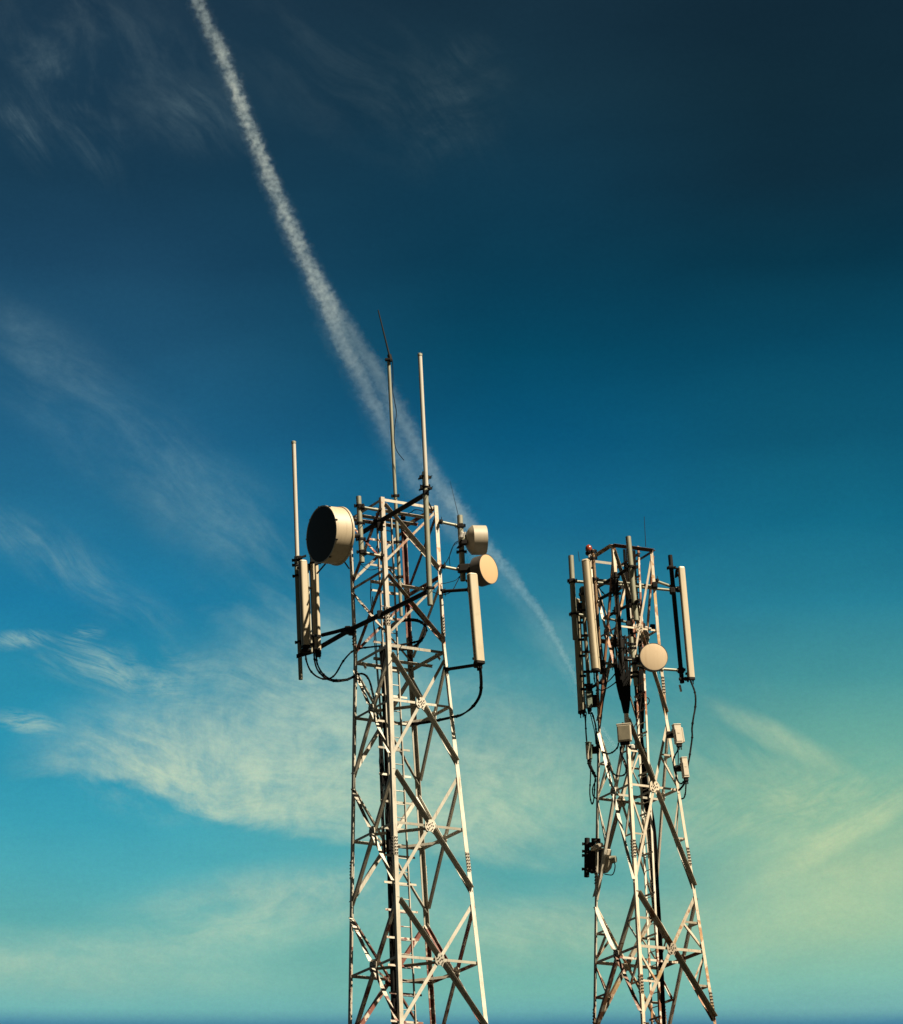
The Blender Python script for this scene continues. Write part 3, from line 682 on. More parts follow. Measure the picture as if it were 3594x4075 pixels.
# right panel
pr = panel_antenna('broad sunlit cream panel antenna on the right of the taller tower', at(1880, 2288, 74.12), at(1909, 2632, 74.12), 33, .215, .12, 'panel', conn=3)
mount('antenna_mount', 'dark pipe behind the broad cream panel on the taller tower', at(1904, 2668, 74.3), at(1874, 2330, 74.3), .03, 'dark',
      arms=((at(1873, 2346, 74.3), at(1765, 2353, 74.68)), (at(1898, 2646, 74.3), at(1777, 2664, 74.68))), armm='dark', armr=.036)
# beacon on the taller tower
def beacon(label, p, r, h):
    rt = thing('warning_light', p, label, 'warning light', 'red aviation warning lights')
    one('dome', lambda b: b.lathe(p, Z, [(0, r * .8), (h * .2, r), (h * .55, r * .98), (h * .8, r * .75), (h * .95, r * .35), (h, 0)], 24), 'lens', rt)
    one('base', lambda b: b.lathe(p, Z, [(-.07, 0), (-.07, r * .9), (-.05, r * 1.05), (-.012, r * 1.05), (-.01, r * .86), (.004, r * .8)], 20), 'dark', rt)
beacon('orange red warning light inside the top of the taller tower', at(1604, 2056, 74.9), .055, .10)
# cables of the taller tower
Z2 = lambda l: S(1100, 1900, .5269, l)
Z3 = lambda l: S(1300, 2600, .416, l)
cable('black cable looping from the left cluster up to the left leg', A(Z2([(222, 1350, 75.5), (228, 1390, 75.4), (255, 1455, 75.2), (300, 1500, 75), (360, 1523, 74.9), (410, 1515, 74.9), (450, 1480, 74.9), (500, 1395, 75), (540, 1345, 75.1), (580, 1310, 75.2), (640, 1290, 75.2), (720, 1280, 75), (790, 1272, 74.6)]), 75), .019)
cable('black cable sagging lowest from the left cluster then arching into the taller tower', A(Z2([(284, 1335, 75.8), (292, 1400, 75.6), (315, 1460, 75.3), (370, 1515, 75.1), (440, 1540, 75), (510, 1535, 75.1), (560, 1520, 75.1), (610, 1492, 75.1), (650, 1482, 75), (690, 1510, 74.9), (712, 1570, 74.9), (730, 1650, 74.9), (752, 1740, 74.9), (770, 1830, 74.9), (790, 1960, 74.9), (800, 2300, 74.9), (820, 2900, 74.8)]), 75), .019)
cable('black cable hanging just inside the lowest loop of the left cluster', A(Z2([(300, 1340, 75.8), (310, 1410, 75.6), (345, 1475, 75.3), (400, 1520, 75.2), (460, 1530, 75.1), (530, 1524, 75.2), (562, 1512, 75.2), (612, 1486, 75.2), (660, 1488, 75.1), (700, 1530, 75), (722, 1600, 75), (742, 1700, 75), (762, 1800, 75), (778, 1960, 75), (788, 2300, 75), (808, 2900, 74.9)]), 75), .019)
rc = [(1470, 80, 74.12), (1480, 180, 74.15), (1486, 300, 74.25), (1470, 410, 74.4), (1400, 515, 74.5), (1300, 580, 74.6), (1210, 603, 74.7), (1100, 628, 74.95), (980, 650, 75.2), (860, 665, 75.3), (740, 668, 75.3), (640, 652, 75.2), (540, 600, 75.1)]
cable('outer of two black cables curving from the broad cream panel into the taller tower', A(Z3(rc), 74.8), .018)
cable('inner of two black cables curving from the broad cream panel into the taller tower', A(Z3([(x - 14 if y > 60 else x - 26, y + (14 if x < 1350 else 0), q + .05) for x, y, q in rc]), 74.8), .018)
cable('thick black coil arching inside the red section of the taller tower', A(Z2([(852, 1165, 75.1), (868, 1130, 75.1), (910, 1098, 75.2), (960, 1082, 75.3), (1020, 1078, 75.4), (1075, 1086, 75.4), (1115, 1110, 75.4), (1130, 1150, 75.3), (1112, 1195, 75.2), (1085, 1240, 75.2), (1040, 1275, 75.1), (960, 1300, 75), (860, 1290, 74.9)]), 75), .03)
cable('inner black coil arching inside the red section of the taller tower', A(Z2([(850, 1150, 75.0), (880, 1105, 75.0), (940, 1078, 75.1), (1010, 1070, 75.2), (1070, 1078, 75.3), (1105, 1100, 75.3), (1120, 1125, 75.3), (1122, 1180, 75.2), (1095, 1225, 75.1), (1020, 1250, 75.1), (900, 1270, 74.9)]), 75), .022)
cable('pair of thin cables from the white radio box to the right leg', A(Z2([(1375, 480, 74.75), (1345, 500, 74.7), (1325, 545, 74.7), (1305, 600, 74.7), (1275, 650, 74.7), (1240, 662, 74.7), (1205, 655, 74.9), (1180, 640, 75.0)]), 74.7), .009)
cable('thin cable dropping from the white radio box to the lower dish arm', A(Z2([(1372, 492, 74.8), (1335, 520, 74.75), (1310, 585, 74.75), (1308, 640, 74.78), (1316, 685, 74.85)]), 74.7), .007)
cable('thin cable from the lower end of the dish pole back to the right leg', A(Z2([(1385, 745, 74.9), (1355, 775, 74.8), (1310, 790, 74.8), (1262, 800, 74.7), (1200, 795, 75)]), 74.8), .007)
cable('thin cable slanting down from the dish pole onto the upper panel arm', A(Z2([(1386, 750, 74.9), (1365, 790, 74.8), (1335, 845, 74.7), (1300, 875, 74.65), (1240, 888, 74.65), (1205, 875, 74.5), (1165, 857, 73.2)]), 74.8), .009)
cable('thin cable looping below the green grey dish pole', A(Z2([(630, 640, 73.9), (650, 668, 74.1), (690, 695, 74.3), (730, 697, 74.4), (775, 685, 74.3)]), 74), .007)
cable('shorter thin cable dangling below the green grey dish pole', A(Z2([(645, 655, 73.9), (670, 660, 74.1), (715, 640, 74.4), (760, 612, 74.6)]), 74), .006)
cable('long thin vertical cable left of the ladder on the taller tower', A(Z2([(705, 755, 75.2), (714, 800, 75.2), (712, 900, 75.2), (722, 1000, 75.2), (735, 1120, 75.2), (742, 1250, 75.2), (762, 1500, 75.2), (785, 1800, 75.1), (800, 2100, 75.1), (825, 2600, 75), (855, 3300, 75), (880, 4100, 74.9)]), 75.2), .011)
cable('second long thin vertical cable left of the ladder on the taller tower', A(Z2([(726, 900, 75.1), (728, 980, 75.1), (732, 1080, 75.1), (750, 1200, 75.1), (758, 1350, 75.1), (774, 1550, 75.1), (792, 1800, 75), (806, 2100, 75), (835, 2600, 74.9), (860, 3300, 74.9), (885, 4100, 74.8)]), 75.2), .011)
cable('thick vertical feeder running down behind the front leg of the taller tower', A(Z2([(800, 1250, 74.5), (805, 1400, 74.5), (815, 1700, 74.5), (828, 2100, 74.5), (850, 2700, 74.4), (872, 3400, 74.3), (890, 4150, 74.2)]), 74.4), .03)
cable('small cable over the top beams of the taller tower', A(S(1380, 1940, .17748, [(1080, 625, 74.8), (1200, 628, 74.7), (1330, 600, 74.6), (1440, 560, 74.5), (1510, 505, 74.4), (1600, 500, 74.4), (1710, 530, 74.5)]), 74.6), .009)
cable('bent cable hanging behind the front leg near the top of the taller tower', A(S(1380, 1940, .17748, [(870, 720, 74.5), (830, 800, 74.4), (790, 960, 74.4), (750, 1180, 74.5), (690, 1290, 74.6), (660, 1380, 74.6), (672, 1480, 74.5)]), 74.5), .011)

# ------------------------------------------------------------------ right tower: antennas
mount('antenna_mount', 'short hollow olive pipe standing free at the far left of the shorter tower', at(2290, 2545, 76.9), at(2272, 2212, 76.9), .06, 'galv',
      arms=((at(2276, 2313, 76.9), at(2330, 2317, 76.95)), (at(2284, 2444, 76.95), at(2336, 2450, 77.0))), clamps=(.70, .30))
bm_ = thing('outrigger_boom', at(2285, 2313, 76.9), 'pair of pale horizontal pipes across the head of the shorter tower', 'boom', 'dark outrigger booms')
one('tube', lambda q: q.tube([at(2330, 2302, 76.85), at(2600, 2333, 77.0)], .03, 14), 'galv', bm_)
one('tube', lambda q: q.tube([at(2330, 2314, 76.95), at(2680, 2350, 77.18)], .03, 14), 'galv', bm_)
for x, y, Y in ((2368, 2309, 76.9), (2445, 2318, 76.6), (2606, 2330, 76.95), (2676, 2352, 77.2)): one('clamp', lambda q: q.box(at(x, y, Y), V((1, 0, 0)), horiz(0), Z, .12, .16, .14, .02), 'dark', bm_)
mount('antenna_mount', 'rust streaked brown pipe behind the long pale olive panel of the shorter tower', at(2394, 2682, 76.55), at(2359, 2188, 76.55), .038, 'rustpipe',
      arms=((at(2396, 2638, 76.55), at(2448, 2643, 76.6)), (at(2400, 2670, 76.55), at(2440, 2648, 76.6))), clamps=(.985, .93, .76, .05))
panel_antenna('long pale olive panel antenna at the front left of the shorter tower', at(2331, 2233, 76.28), at(2370, 2664, 76.28), -24, .165, .17, 'panel', conn=2)
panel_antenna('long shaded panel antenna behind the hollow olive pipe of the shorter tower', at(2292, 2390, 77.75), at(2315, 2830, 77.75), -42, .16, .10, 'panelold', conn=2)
mount('antenna_mount', 'stained mottled pipe right of the long shaded panel', at(2346, 2770, 77.45), at(2318, 2335, 77.45), .042, 'mottled', clamps=(.93, .78, .55, .40, .22, .10),
      arms=((at(2344, 2742, 77.45), at(2395, 2712, 77.4)),), armm='dark')
mount('antenna_mount', 'thin sunlit pipe squeezed beside the long shaded panel', at(2326, 2820, 77.6), at(2309, 2440, 77.6), .016, 'omni2', clamps=(.2, .34, .55, .72, .9))
ab = thing('antenna_bracket', at(2318, 2400, 77.5), 'dark clamps above the stained mottled pipe', 'bracket')
for x, y, a_, c_ in ((2313, 2350, .06, .14), (2318, 2378, .10, .16), (2308, 2410, .12, .12), (2318, 2440, .12, .25), (2305, 2420, .06, .1)): one('block', lambda q: q.box(at(x, y, 77.5), V((1, 0, 0)), horiz(15), Z, a_, .12, c_, .015), 'dark', ab)
beacon('brown red dome warning light at the top left of the shorter tower', at(2344, 2196, 76.95), .077, .17)
lb = thing('antenna_bracket', at(2350, 2215, 77.0), 'pale clip and plate below the dome warning light', 'bracket')
one('clip', lambda q: (q.box(at(2349, 2212, 76.95), V((1, 0, .2)).normalized(), horiz(0), Z, .05, .08, .05, .01), q.tube(spline([at(2346, 2222, 76.9), at(2344, 2212, 76.9), at(2352, 2206, 76.9)]), .014, 8)), 'white', lb)
one('plate', lambda q: (q.box(at(2360, 2222, 76.95), V((1, 0, 0)), horiz(0), Z, .14, .1, .05, .01), q.box(at(2366, 2190, 77.0), V((1, 0, 0)), horiz(0), Z, .05, .06, .05, .01)), 'dark', lb)
whip('short thin whip left of the dome warning light', at(2306, 2234, 77), at(2301, 2194, 77), .008, base=False)
whip('thin whip standing on the top frame of the shorter tower', at(2570, 2175, 77.05), at(2564, 2055, 77.05), .008, base=False)
mount('antenna_mount', 'thick pale green pole at the front of the head of the shorter tower', at(2532, 2470, 75.95), at(2500, 2136, 75.95), .06, 'galv', clamps=(.64, .19))
boom('upper dark boom slanting across the head of the shorter tower to the pale green pole', [at(2378, 2336, 77.3), at(2445, 2298, 76.6), at(2500, 2262, 76.08), at(2536, 2256, 75.8)], .04, [at(2448, 2300, 76.5), at(2505, 2258, 76.05)])
boom('middle dark boom slanting across the head of the shorter tower', [at(2380, 2388, 77.3), at(2450, 2350, 76.55), at(2475, 2337, 76.3)], .038, [at(2450, 2322, 76.45), at(2448, 2345, 76.5)])
boom('lower dark boom slanting to the bottom of the pale green pole', [at(2400, 2462, 77.3), at(2455, 2432, 76.6), at(2510, 2404, 76.05), at(2546, 2388, 75.8)], .036, [at(2455, 2430, 76.5), at(2512, 2402, 76.05)])
mount('antenna_mount', 'short banded pole holding the round cream dish of the shorter tower', at(2530, 2727, 76.05), at(2512, 2536, 76.05), .042, 'galv', clamps=(.85, .77, .54, .44, .26, .17))
dish('round cream dish facing the viewer on the shorter tower', at(2603, 2613, 75.75), 8, .307, .16, 'radome2', 'drumdk', tilt=-2, cone=.08, rim=False, foot=at(2530, 2622, 75.98))
db = thing('antenna_bracket', at(2535, 2620, 76.0), 'dark hinge bracket between the banded pole and the round cream dish', 'bracket')
one('hinge', lambda q: (q.box(at(2545, 2622, 75.9), V((1, 0, 0)), horiz(0), Z, .16, .14, .18, .02), q.box(at(2500, 2622, 76.0), V((1, 0, 0)), horiz(0), Z, .16, .12, .09, .02), q.tube([at(2545, 2655, 75.95), at(2600, 2672, 75.95)], .022, 8)), 'dark', db)
one('clip', lambda q: (q.box(at(2541, 2612, 75.8), V((1, 0, 0)), horiz(0), Z, .09, .03, .025, .004), q.tube([at(2498, 2625, 75.9), at(2515, 2625, 75.9)], .012, 8), q.box(at(2545, 2648, 75.85), V((1, 0, -.1)).normalized(), horiz(0), Z, .12, .05, .03, .005)), 'white', db)
# right panel of the shorter tower
panel_antenna('long sunlit cream panel antenna at the far right of the shorter tower', at(2712, 2261, 77.15), at(2752, 2697, 77.15), 20, .145, .09, 'panel', conn=1)
mount('antenna_mount', 'dark tall pole left of the far right panel on the shorter tower', at(2715, 2718, 77.3), at(2667, 2210, 77.3), .05, 'dark',
      arms=((at(2703, 2345, 77.45), at(2610, 2312, 77.05)), (at(2710, 2668, 77.3), at(2630, 2662, 77.1))), clamps=(.90, .73, .10))
dk = thing('antenna_bracket', at(2690, 2265, 77.2), 'dark folded arms holding the far right panel to its pole', 'bracket')
one('upper_arm', lambda q: (q.tube(spline([at(2676, 2255, 77.25), at(2692, 2262, 77.2), at(2700, 2264, 77.15)]), .022, 8), q.box(at(2692, 2282, 77.2), V((.96, 0, .2)).normalized(), horiz(10), V((.15, 0, .97)).normalized(), .06, .06, .2, .015), q.box(at(2670, 2258, 77.25), V((1, 0, 0)), horiz(0), Z, .12, .13, .07, .015)), 'dark', dk)
one('lower_arm', lambda q: (q.box(at(2733, 2702, 77.2), V((1, 0, -.1)).normalized(), horiz(0), Z, .12, .08, .08, .015), q.box(at(2706, 2702, 77.2), V((1, 0, 0)), horiz(0), Z, .05, .08, .06, .01), q.tube([at(2738, 2670, 77.2), at(2738, 2714, 77.2)], .022, 8)), 'dark', dk)
stub = one('bird_spike', lambda q: q.tube([at(2705, 2726, 77.3), at(2711, 2752, 77.3)], .025, 10), 'white'); tag(stub, 'small white rod below the dark pole of the far right panel', 'rod')
# radio units
def radio(label, c, azd, wx, dp, h, m, lean=0, facem=None, fins=False, cowl=True):
    rt = thing('radio_unit', c, label, 'radio box', 'remote radio boxes')
    n = horiz(azd); a = n.cross(Z).normalized(); ax = (Z - V((math.sin(R(lean)), 0, 0))).normalized(); a = (a - ax * a.dot(ax)).normalized(); n = ax.cross(a).normalized()
    if n.dot(horiz(azd)) < 0: n = -n
    one('housing', lambda b: b.box(c, a, n, ax, wx, dp, h, .012), m, rt)
    if facem: one('cover', lambda b: b.box(c + n * (dp / 2 + .004) + a * wx * .0, a, n, ax, wx * .84, .008, h * .86, .003), facem, rt)
    else: one('cover', lambda b: (b.box(c + n * (dp / 2 + .005) - ax * h * .06, a, n, ax, wx * .8, .010, h * .66, .003), b.box(c + n * (dp / 2 + .012) + ax * h * .05, a, n, ax, wx * .3, .008, .012)), m, rt)
    if cowl: one('top_lip', lambda b: b.box(c + ax * (h / 2 + .014), a, n, ax, wx * 1.06, dp * 1.08, .026, .006), m, rt)
    one('connector_block', lambda b: (b.box(c - ax * (h / 2 + .035), a, n, ax, wx * .7, dp * .6, .07, .01), [b.tube([c - ax * (h / 2 + .05) + a * wx * k, c - ax * (h / 2 + .13) + a * wx * k], .014, 8) for k in (-.22, .05, .25)]), 'dark', rt)
    return rt, a, n, ax
def rmount(rt, c, dx, sz):
    one('mount_bracket', lambda b: (b.box(c, V((1, 0, 0)), V((0, 1, 0)), Z, *sz, .015), b.box(c + V((-sz[0] * .3 * (1 if dx > 0 else -1), 0, sz[2] * .6)), V((1, 0, 0)), V((0, 1, 0)), Z, sz[0] * .3, sz[1], sz[2] * .5, .01)), 'dark', rt)
rt, *_ = radio('dark green radio box below the long shaded panel', at(2344, 2788, 77.35), 12, .125, .13, .36, 'boxgr')
rmount(rt, at(2368, 2790, 77.45), 1, (.18, .14, .26))
rt, *_ = radio('tall narrow green radio box with a lit face in cream on the left leg of the shorter tower', at(2344, 2990, 77.2), -28, .11, .11, .36, 'boxgr')
one('lit_face_slab', lambda b: b.box(at(2338, 2994, 77.08), V((1, 0, 0)), horiz(15), Z, .055, .02, .33, .008), 'box', rt)  # cream slab laid on the green box as its lit left face
rmount(rt, at(2368, 2985, 77.4), 1, (.17, .14, .14))
rt, *_ = radio('square grey faced radio box on the front leg of the shorter tower', at(2485, 2919, 76.1), -8, .30, .13, .37, 'box', facem='boxface')
rmount(rt, at(2490, 2922, 76.27), 1, (.16, .14, .3))
rt, *_ = radio('upper cream radio box on the right leg of the shorter tower', at(2697, 2924, 76.6), 18, .17, .12, .42, 'box', lean=4)
one('sun_shield', lambda b: b.box(at(2713, 2926, 76.62), V((.9, .3, 0)).normalized(), horiz(40), (Z - V((.08, 0, 0))).normalized(), .05, .10, .34, .012), 'box', rt)
rmount(rt, at(2668, 2924, 76.8), -1, (.18, .14, .13))
rt, *_ = radio('lower cream radio box on the right leg of the shorter tower', at(2725, 3058, 76.6), 18, .135, .12, .44, 'box', lean=3)
rmount(rt, at(2700, 3058, 76.8), -1, (.17, .14, .12))
jb = thing('junction_box', at(2515, 2974, 76.3), 'small white junction box under the square grey faced radio', 'junction box')
one('box', lambda q: q.box(at(2516, 2973, 76.25), V((1, 0, 0)), horiz(10), Z, .11, .09, .12, .03), 'white', jb)
one('hinge', lambda q: q.box(at(2505, 2973, 76.2), V((1, 0, 0)), horiz(10), Z, .02, .05, .06, .005), 'dark', jb)
# small dish lower on the left leg
mount('antenna_mount', 'stout black pole beside the small shaded dish low on the shorter tower', at(2335, 3490, 77.5), at(2337, 3336, 77.5), .058, 'dark', clamps=(.66, .55, .2, .85))
dish('small shaded dish facing away to the left, low on the shorter tower', at(2378, 3430, 77.95), -112, .27, .18, 'radblk', 'drumdk', cone=.15, conr=.3, backm='drum2', rim=False)
rr_ = thing('radio_unit', at(2375, 3385, 77.5), 'crooked cream radio housing above the small shaded dish', 'radio box')
one('housing', lambda q: (q.box(at(2380, 3368, 77.3), V((.96, 0, .28)), horiz(10), V((-.28, 0, .96)), .22, .12, .10, .02), q.box(at(2362, 3378, 77.35), V((1, 0, 0)), horiz(10), Z, .12, .12, .08, .02), q.box(at(2420, 3395, 77.45), V((1, 0, -.2)).normalized(), horiz(20), V((.2, 0, 1)).normalized(), .11, .12, .16, .02)), 'box', rr_)
one('frame', lambda q: (q.box(at(2372, 3345, 77.4), V((1, 0, -.1)).normalized(), horiz(0), Z, .20, .12, .08, .01), q.box(at(2355, 3362, 77.45), V((1, 0, 0)), horiz(0), Z, .16, .14, .10, .02), q.box(at(2358, 3430, 77.5), V((1, 0, 0)), horiz(0), Z, .16, .14, .5, .03)), 'dark', rr_)
one('strap', lambda q: q.box(at(2390, 3372, 77.15), V((.96, 0, .28)), horiz(10), V((-.28, 0, .96)), .16, .02, .03, .004), 'dark', rr_)
cable('small cable loop around the small shaded dish low on the shorter tower', A(S(2290, 3280, .1664, [(690, 1190), (790, 1210), (880, 1210), (930, 1130), (950, 1000), (930, 920), (880, 860), (820, 820), (760, 850)]), 77.8), .012)
# cables of the shorter tower
Z6 = lambda l: S(2200, 2550, .3882, l)
cable('black cable hanging from the far right panel down to the lower cream radio box', A(Z6([(1412, 405, 77.1), (1425, 440, 77.1), (1452, 510, 77.0), (1465, 590, 76.9), (1460, 690, 76.9), (1442, 790, 76.8), (1428, 900, 76.8), (1430, 980, 76.8), (1418, 1080, 76.8), (1402, 1190, 76.75), (1385, 1280, 76.7), (1380, 1330, 76.7)]), 77), .02)
cable('black cable dropping from the long shaded panel to the narrow left radio box', A(Z6([(318, 730, 77.7), (332, 790, 77.6), (338, 880, 77.5), (342, 960, 77.4), (350, 1050, 77.3)]), 77.5), .017)
cable('black cable from the dark green radio box down the left leg', A(Z6([(400, 735, 77.4), (422, 800, 77.4), (440, 880, 77.35), (448, 980, 77.3), (455, 1100, 77.25), (470, 1250, 77.2)]), 77.3), .018)
cable('second black cable joining the left leg below the long shaded panel', A(Z6([(345, 730, 77.6), (340, 780, 77.55), (338, 850, 77.5)]), 77.5), .012)
cable('thin cable crossing to the left leg under the dark green radio box', A(Z6([(385, 745, 77.4), (410, 850, 77.4), (432, 950, 77.35), (442, 1060, 77.3)]), 77.3), .010)
cable('long black cable loop hanging below the narrow left radio box', A(Z6([(375, 1250, 77.2), (388, 1330, 77.2), (384, 1450, 77.2), (380, 1560, 77.2), (390, 1640, 77.2), (405, 1675, 77.2), (420, 1630, 77.2), (428, 1540, 77.2), (432, 1440, 77.2), (440, 1380, 77.25)]), 77.2), .014)
cable('short black cable loop curling against the left leg of the shorter tower', A(Z6([(395, 1280, 77.25), (420, 1360, 77.2), (440, 1430, 77.2), (418, 1480, 77.2), (408, 1530, 77.2), (415, 1590, 77.2), (450, 1620, 77.3)]), 77.2), .014)
cable('thick black pigtail leaving the bottom of the narrow left radio box', A(Z6([(365, 1225, 77.2), (378, 1280, 77.2), (410, 1340, 77.25), (440, 1400, 77.3)]), 77.2), .032)
Z5 = lambda l: S(2300, 2720, .17748, l)
Z7 = lambda l: S(2300, 2960, .17748, l)
cable('black cable sagging between the left leg and the square grey faced radio box', A(Z5([(470, 1380, 77.3), (520, 1480, 77.2), (570, 1540, 77.1), (680, 1575, 76.9), (780, 1540, 76.7), (850, 1480, 76.5), (895, 1420, 76.3), (910, 1340, 76.15)]), 77), .017)
cable('black cable swinging lower across the shorter tower below the grey faced radio', A(Z7([(520, 60, 77.3), (560, 250, 77.2), (640, 420, 77.1), (700, 550, 77.0), (770, 640, 76.9), (850, 705, 76.8), (930, 722, 76.7), (1020, 705, 76.6), (1070, 650, 76.5), (1085, 560, 76.4), (1070, 440, 76.3), (1020, 320, 76.3), (960, 190, 76.3), (950, 60, 76.3)]), 77), .017)
kn = thing('cable_clamp', at(2424, 3050, 77.0), 'black cable clamps on the slack cable of the shorter tower', 'cable clamp')
one('block', lambda q: (q.box(at(2424, 3042, 77.0), V((1, 0, .3)).normalized(), horiz(0), Z, .07, .07, .09, .015), q.box(at(2425, 3060, 77.0), V((1, 0, .3)).normalized(), horiz(0), Z, .08, .07, .08, .015)), 'dark', kn)
cable('small cable ring beside the waist of the shorter tower', A(Z5([(1480, 330, 77.3), (1550, 315, 77.3), (1595, 355, 77.3), (1595, 420, 77.3), (1550, 475, 77.3), (1480, 505, 77.3)]), 77.3), .011)
cable('black cable curling below the lower cream radio box', A(Z6([(1355, 1420, 76.7), (1345, 1470, 76.7), (1315, 1510, 76.75), (1290, 1535, 76.8)]), 77), .022)
cable('black cable from the lower cream radio box looping round the right leg', A(Z6([(1370, 1420, 76.7), (1365, 1490, 76.7), (1360, 1560, 76.7), (1345, 1610, 76.75), (1320, 1620, 76.85)]), 77), .016)
cable('black cable from the upper cream radio box down the right leg', A(Z6([(1290, 1080, 76.7), (1278, 1130, 76.7), (1250, 1180, 76.75), (1235, 1240, 76.8), (1245, 1310, 76.8), (1270, 1400, 76.8), (1290, 1450, 76.8), (1320, 1465, 76.75), (1340, 1440, 76.7)]), 77), .016)
cable('thin cable from the upper to the lower cream radio box', A(Z6([(1288, 1085, 76.7), (1286, 1150, 76.7), (1287, 1220, 76.7), (1284, 1300, 76.75)]), 77), .011)
# feeder bundle gathered inside the tower, then on the tray down to the ground
fb = thing('feeder_bundle', at(2634, 4070, 77.55), 'broad black bundle of feeder cables running down inside the shorter tower', 'cable bundle')
axis = [(2533, 2790, 77.4), (2549, 2938, 77.4), (2566, 3130, 77.45), (2590, 3260, 77.5), (2600, 3350, 77.5), (2609, 3538, 77.5), (2621, 3735, 77.5), (2634, 4030, 77.5)]
ctr = A(axis, 77.4); d = (ctr[-1] - ctr[-2]).normalized(); ctr.append(ctr[-1] + d * (ctr[-1].z / -d.z - .0))
for i in range(7):
    o = V(((i - 3) * .021, (i % 2) * .02, 0))
    one('feeder', lambda q: q.tube(spline([p + o * (.75 if k < 2 else 1.05) for k, p in enumerate(ctr)], 6), .0125 if i % 3 else .015, 8), 'cable', fb)
one('tray', lambda q: [q.bar(ctr[k] + V((0, .05, 0)), ctr[k + 1] + V((0, .05, .004)), V((1, 0, 0)), V((0, 1, 0)), .14, .012) for k in range(2, len(ctr) - 1)], 'dark', fb)
fw = thing('feeder_bundle', at(2490, 2838, 76.3), 'black wedge of cables gathered down the front leg above the waist of the shorter tower', 'cable bundle')
for k in range(12):
    u = k / 11; xb = 2483 + 17 * u; xm = 2455 + 50 * u; xt = 2442 + 60 * u + random.uniform(-8, 8)
    one('feeder', lambda q: q.tube(spline([at(xt, 2520 + 30 * random.random(), 76.45), at((xt + xm) / 2 + random.uniform(-6, 6), 2620, 76.35), at(xm, 2715, 76.3), at((xm + xb) / 2 + 3, 2790, 76.3), at(xb, 2838, 76.3)]), [.014] * 8 + [.022] * 8 + [.024] * 8 + [.014] * 9, 8), 'cable', fw)
for k, (xa, ya, xb, yb) in enumerate(((2515, 2500, 2540, 2850), (2538, 2480, 2545, 2870), (2552, 2520, 2548, 2900), (2524, 2590, 2534, 2830))):
    one('feeder', lambda q: q.tube(spline([at(xa, ya, 76.95 + .05 * k), at((xa * 2 + xb) / 3 + random.uniform(-6, 6), (ya * 2 + yb) / 3, 77.0 + .04 * k), at((xa + 2 * xb) / 3 + random.uniform(-4, 4), (ya + 2 * yb) / 3, 77.1 + .03 * k), at(xb, yb, 77.2)]), .02, 8), 'cable', fb)

mount('antenna_mount', 'dark vertical pipe clamped to the front leg at the head of the shorter tower', at(2483, 2705, 76.33), at(2449, 2278, 76.33), .04, 'dark', clamps=(.96, .8, .55, .3))
hb = thing('feeder_bundle', at(2545, 2850, 77.5), 'two black strips of feeder cable running down through the head of the shorter tower', 'cable bundle')
for lst in ([(2488, 2186), (2492, 2300), (2500, 2440), (2512, 2560), (2528, 2700), (2542, 2850)], [(2521, 2190), (2526, 2290), (2536, 2440), (2548, 2600), (2557, 2760), (2556, 2900)]):
    for k in range(3):
        one('feeder', lambda q: q.tube(spline([at(x + (k - 1) * 5 + random.uniform(-1.5, 1.5), y, 77.35 + .03 * k) for x, y in lst]), .016, 8), 'cable', hb)
for i, (lab, pts_) in enumerate((
    ('upper black jumper looping from the long pale olive panel into the tower head', [(2372, 2672, 76.3), (2376, 2700, 76.35), (2392, 2722, 76.6), (2420, 2712, 76.9), (2450, 2680, 76.9), (2475, 2650, 76.7)]),
    ('lower black jumper looping from the long pale olive panel into the tower head', [(2364, 2674, 76.3), (2368, 2716, 76.4), (2388, 2746, 76.6), (2418, 2738, 76.95), (2455, 2712, 76.8), (2480, 2690, 76.5)]),
    ('black jumper hooked behind the hinge of the round cream dish', [(2552, 2618, 75.95), (2536, 2660, 76.1), (2512, 2690, 76.3), (2492, 2668, 76.6), (2488, 2620, 76.8), (2504, 2580, 76.9)]),
    ('black jumper curving from the banded pole to the ladder of the shorter tower', [(2506, 2600, 76.2), (2486, 2580, 76.5), (2470, 2590, 76.7), (2466, 2620, 76.8), (2484, 2650, 76.8), (2520, 2660, 77.0), (2548, 2640, 77.2)]),
    ('slack black cable under the upper boom of the shorter tower', [(2384, 2340, 77.2), (2410, 2368, 77.0), (2440, 2372, 76.7), (2468, 2346, 76.5), (2480, 2320, 76.5)]),
    ('black cable dropping along the rust streaked pipe of the shorter tower', [(2366, 2330, 76.62), (2378, 2420, 76.62), (2388, 2520, 76.62), (2400, 2620, 76.65), (2412, 2720, 76.8), (2400, 2800, 77.2), (2388, 2900, 77.3)]),
    ('black cable from the tower head down to the square grey faced radio box', [(2540, 2740, 77.0), (2548, 2800, 76.9), (2540, 2860, 76.7), (2520, 2900, 76.4)]))):
    cable(lab, A(pts_, 77), .013)
rails = thing('support_frame', at(2417, 2463, 76.9), 'pale cross pipes and dark plates inside the head of the shorter tower', 'frame')
one('cross_pipe', lambda q: q.tube([at(2400, 2460, 76.95), at(2508, 2478, 76.9)], .026, 12), 'galv', rails)
one('cross_pipe', lambda q: q.tube([at(2388, 2550, 77.2), at(2470, 2570, 76.95)], .045, 12), 'dark', rails)
one('cross_pipe', lambda q: q.tube([at(2560, 2652, 76.8), at(2640, 2665, 77.0)], .026, 12), 'galv', rails)
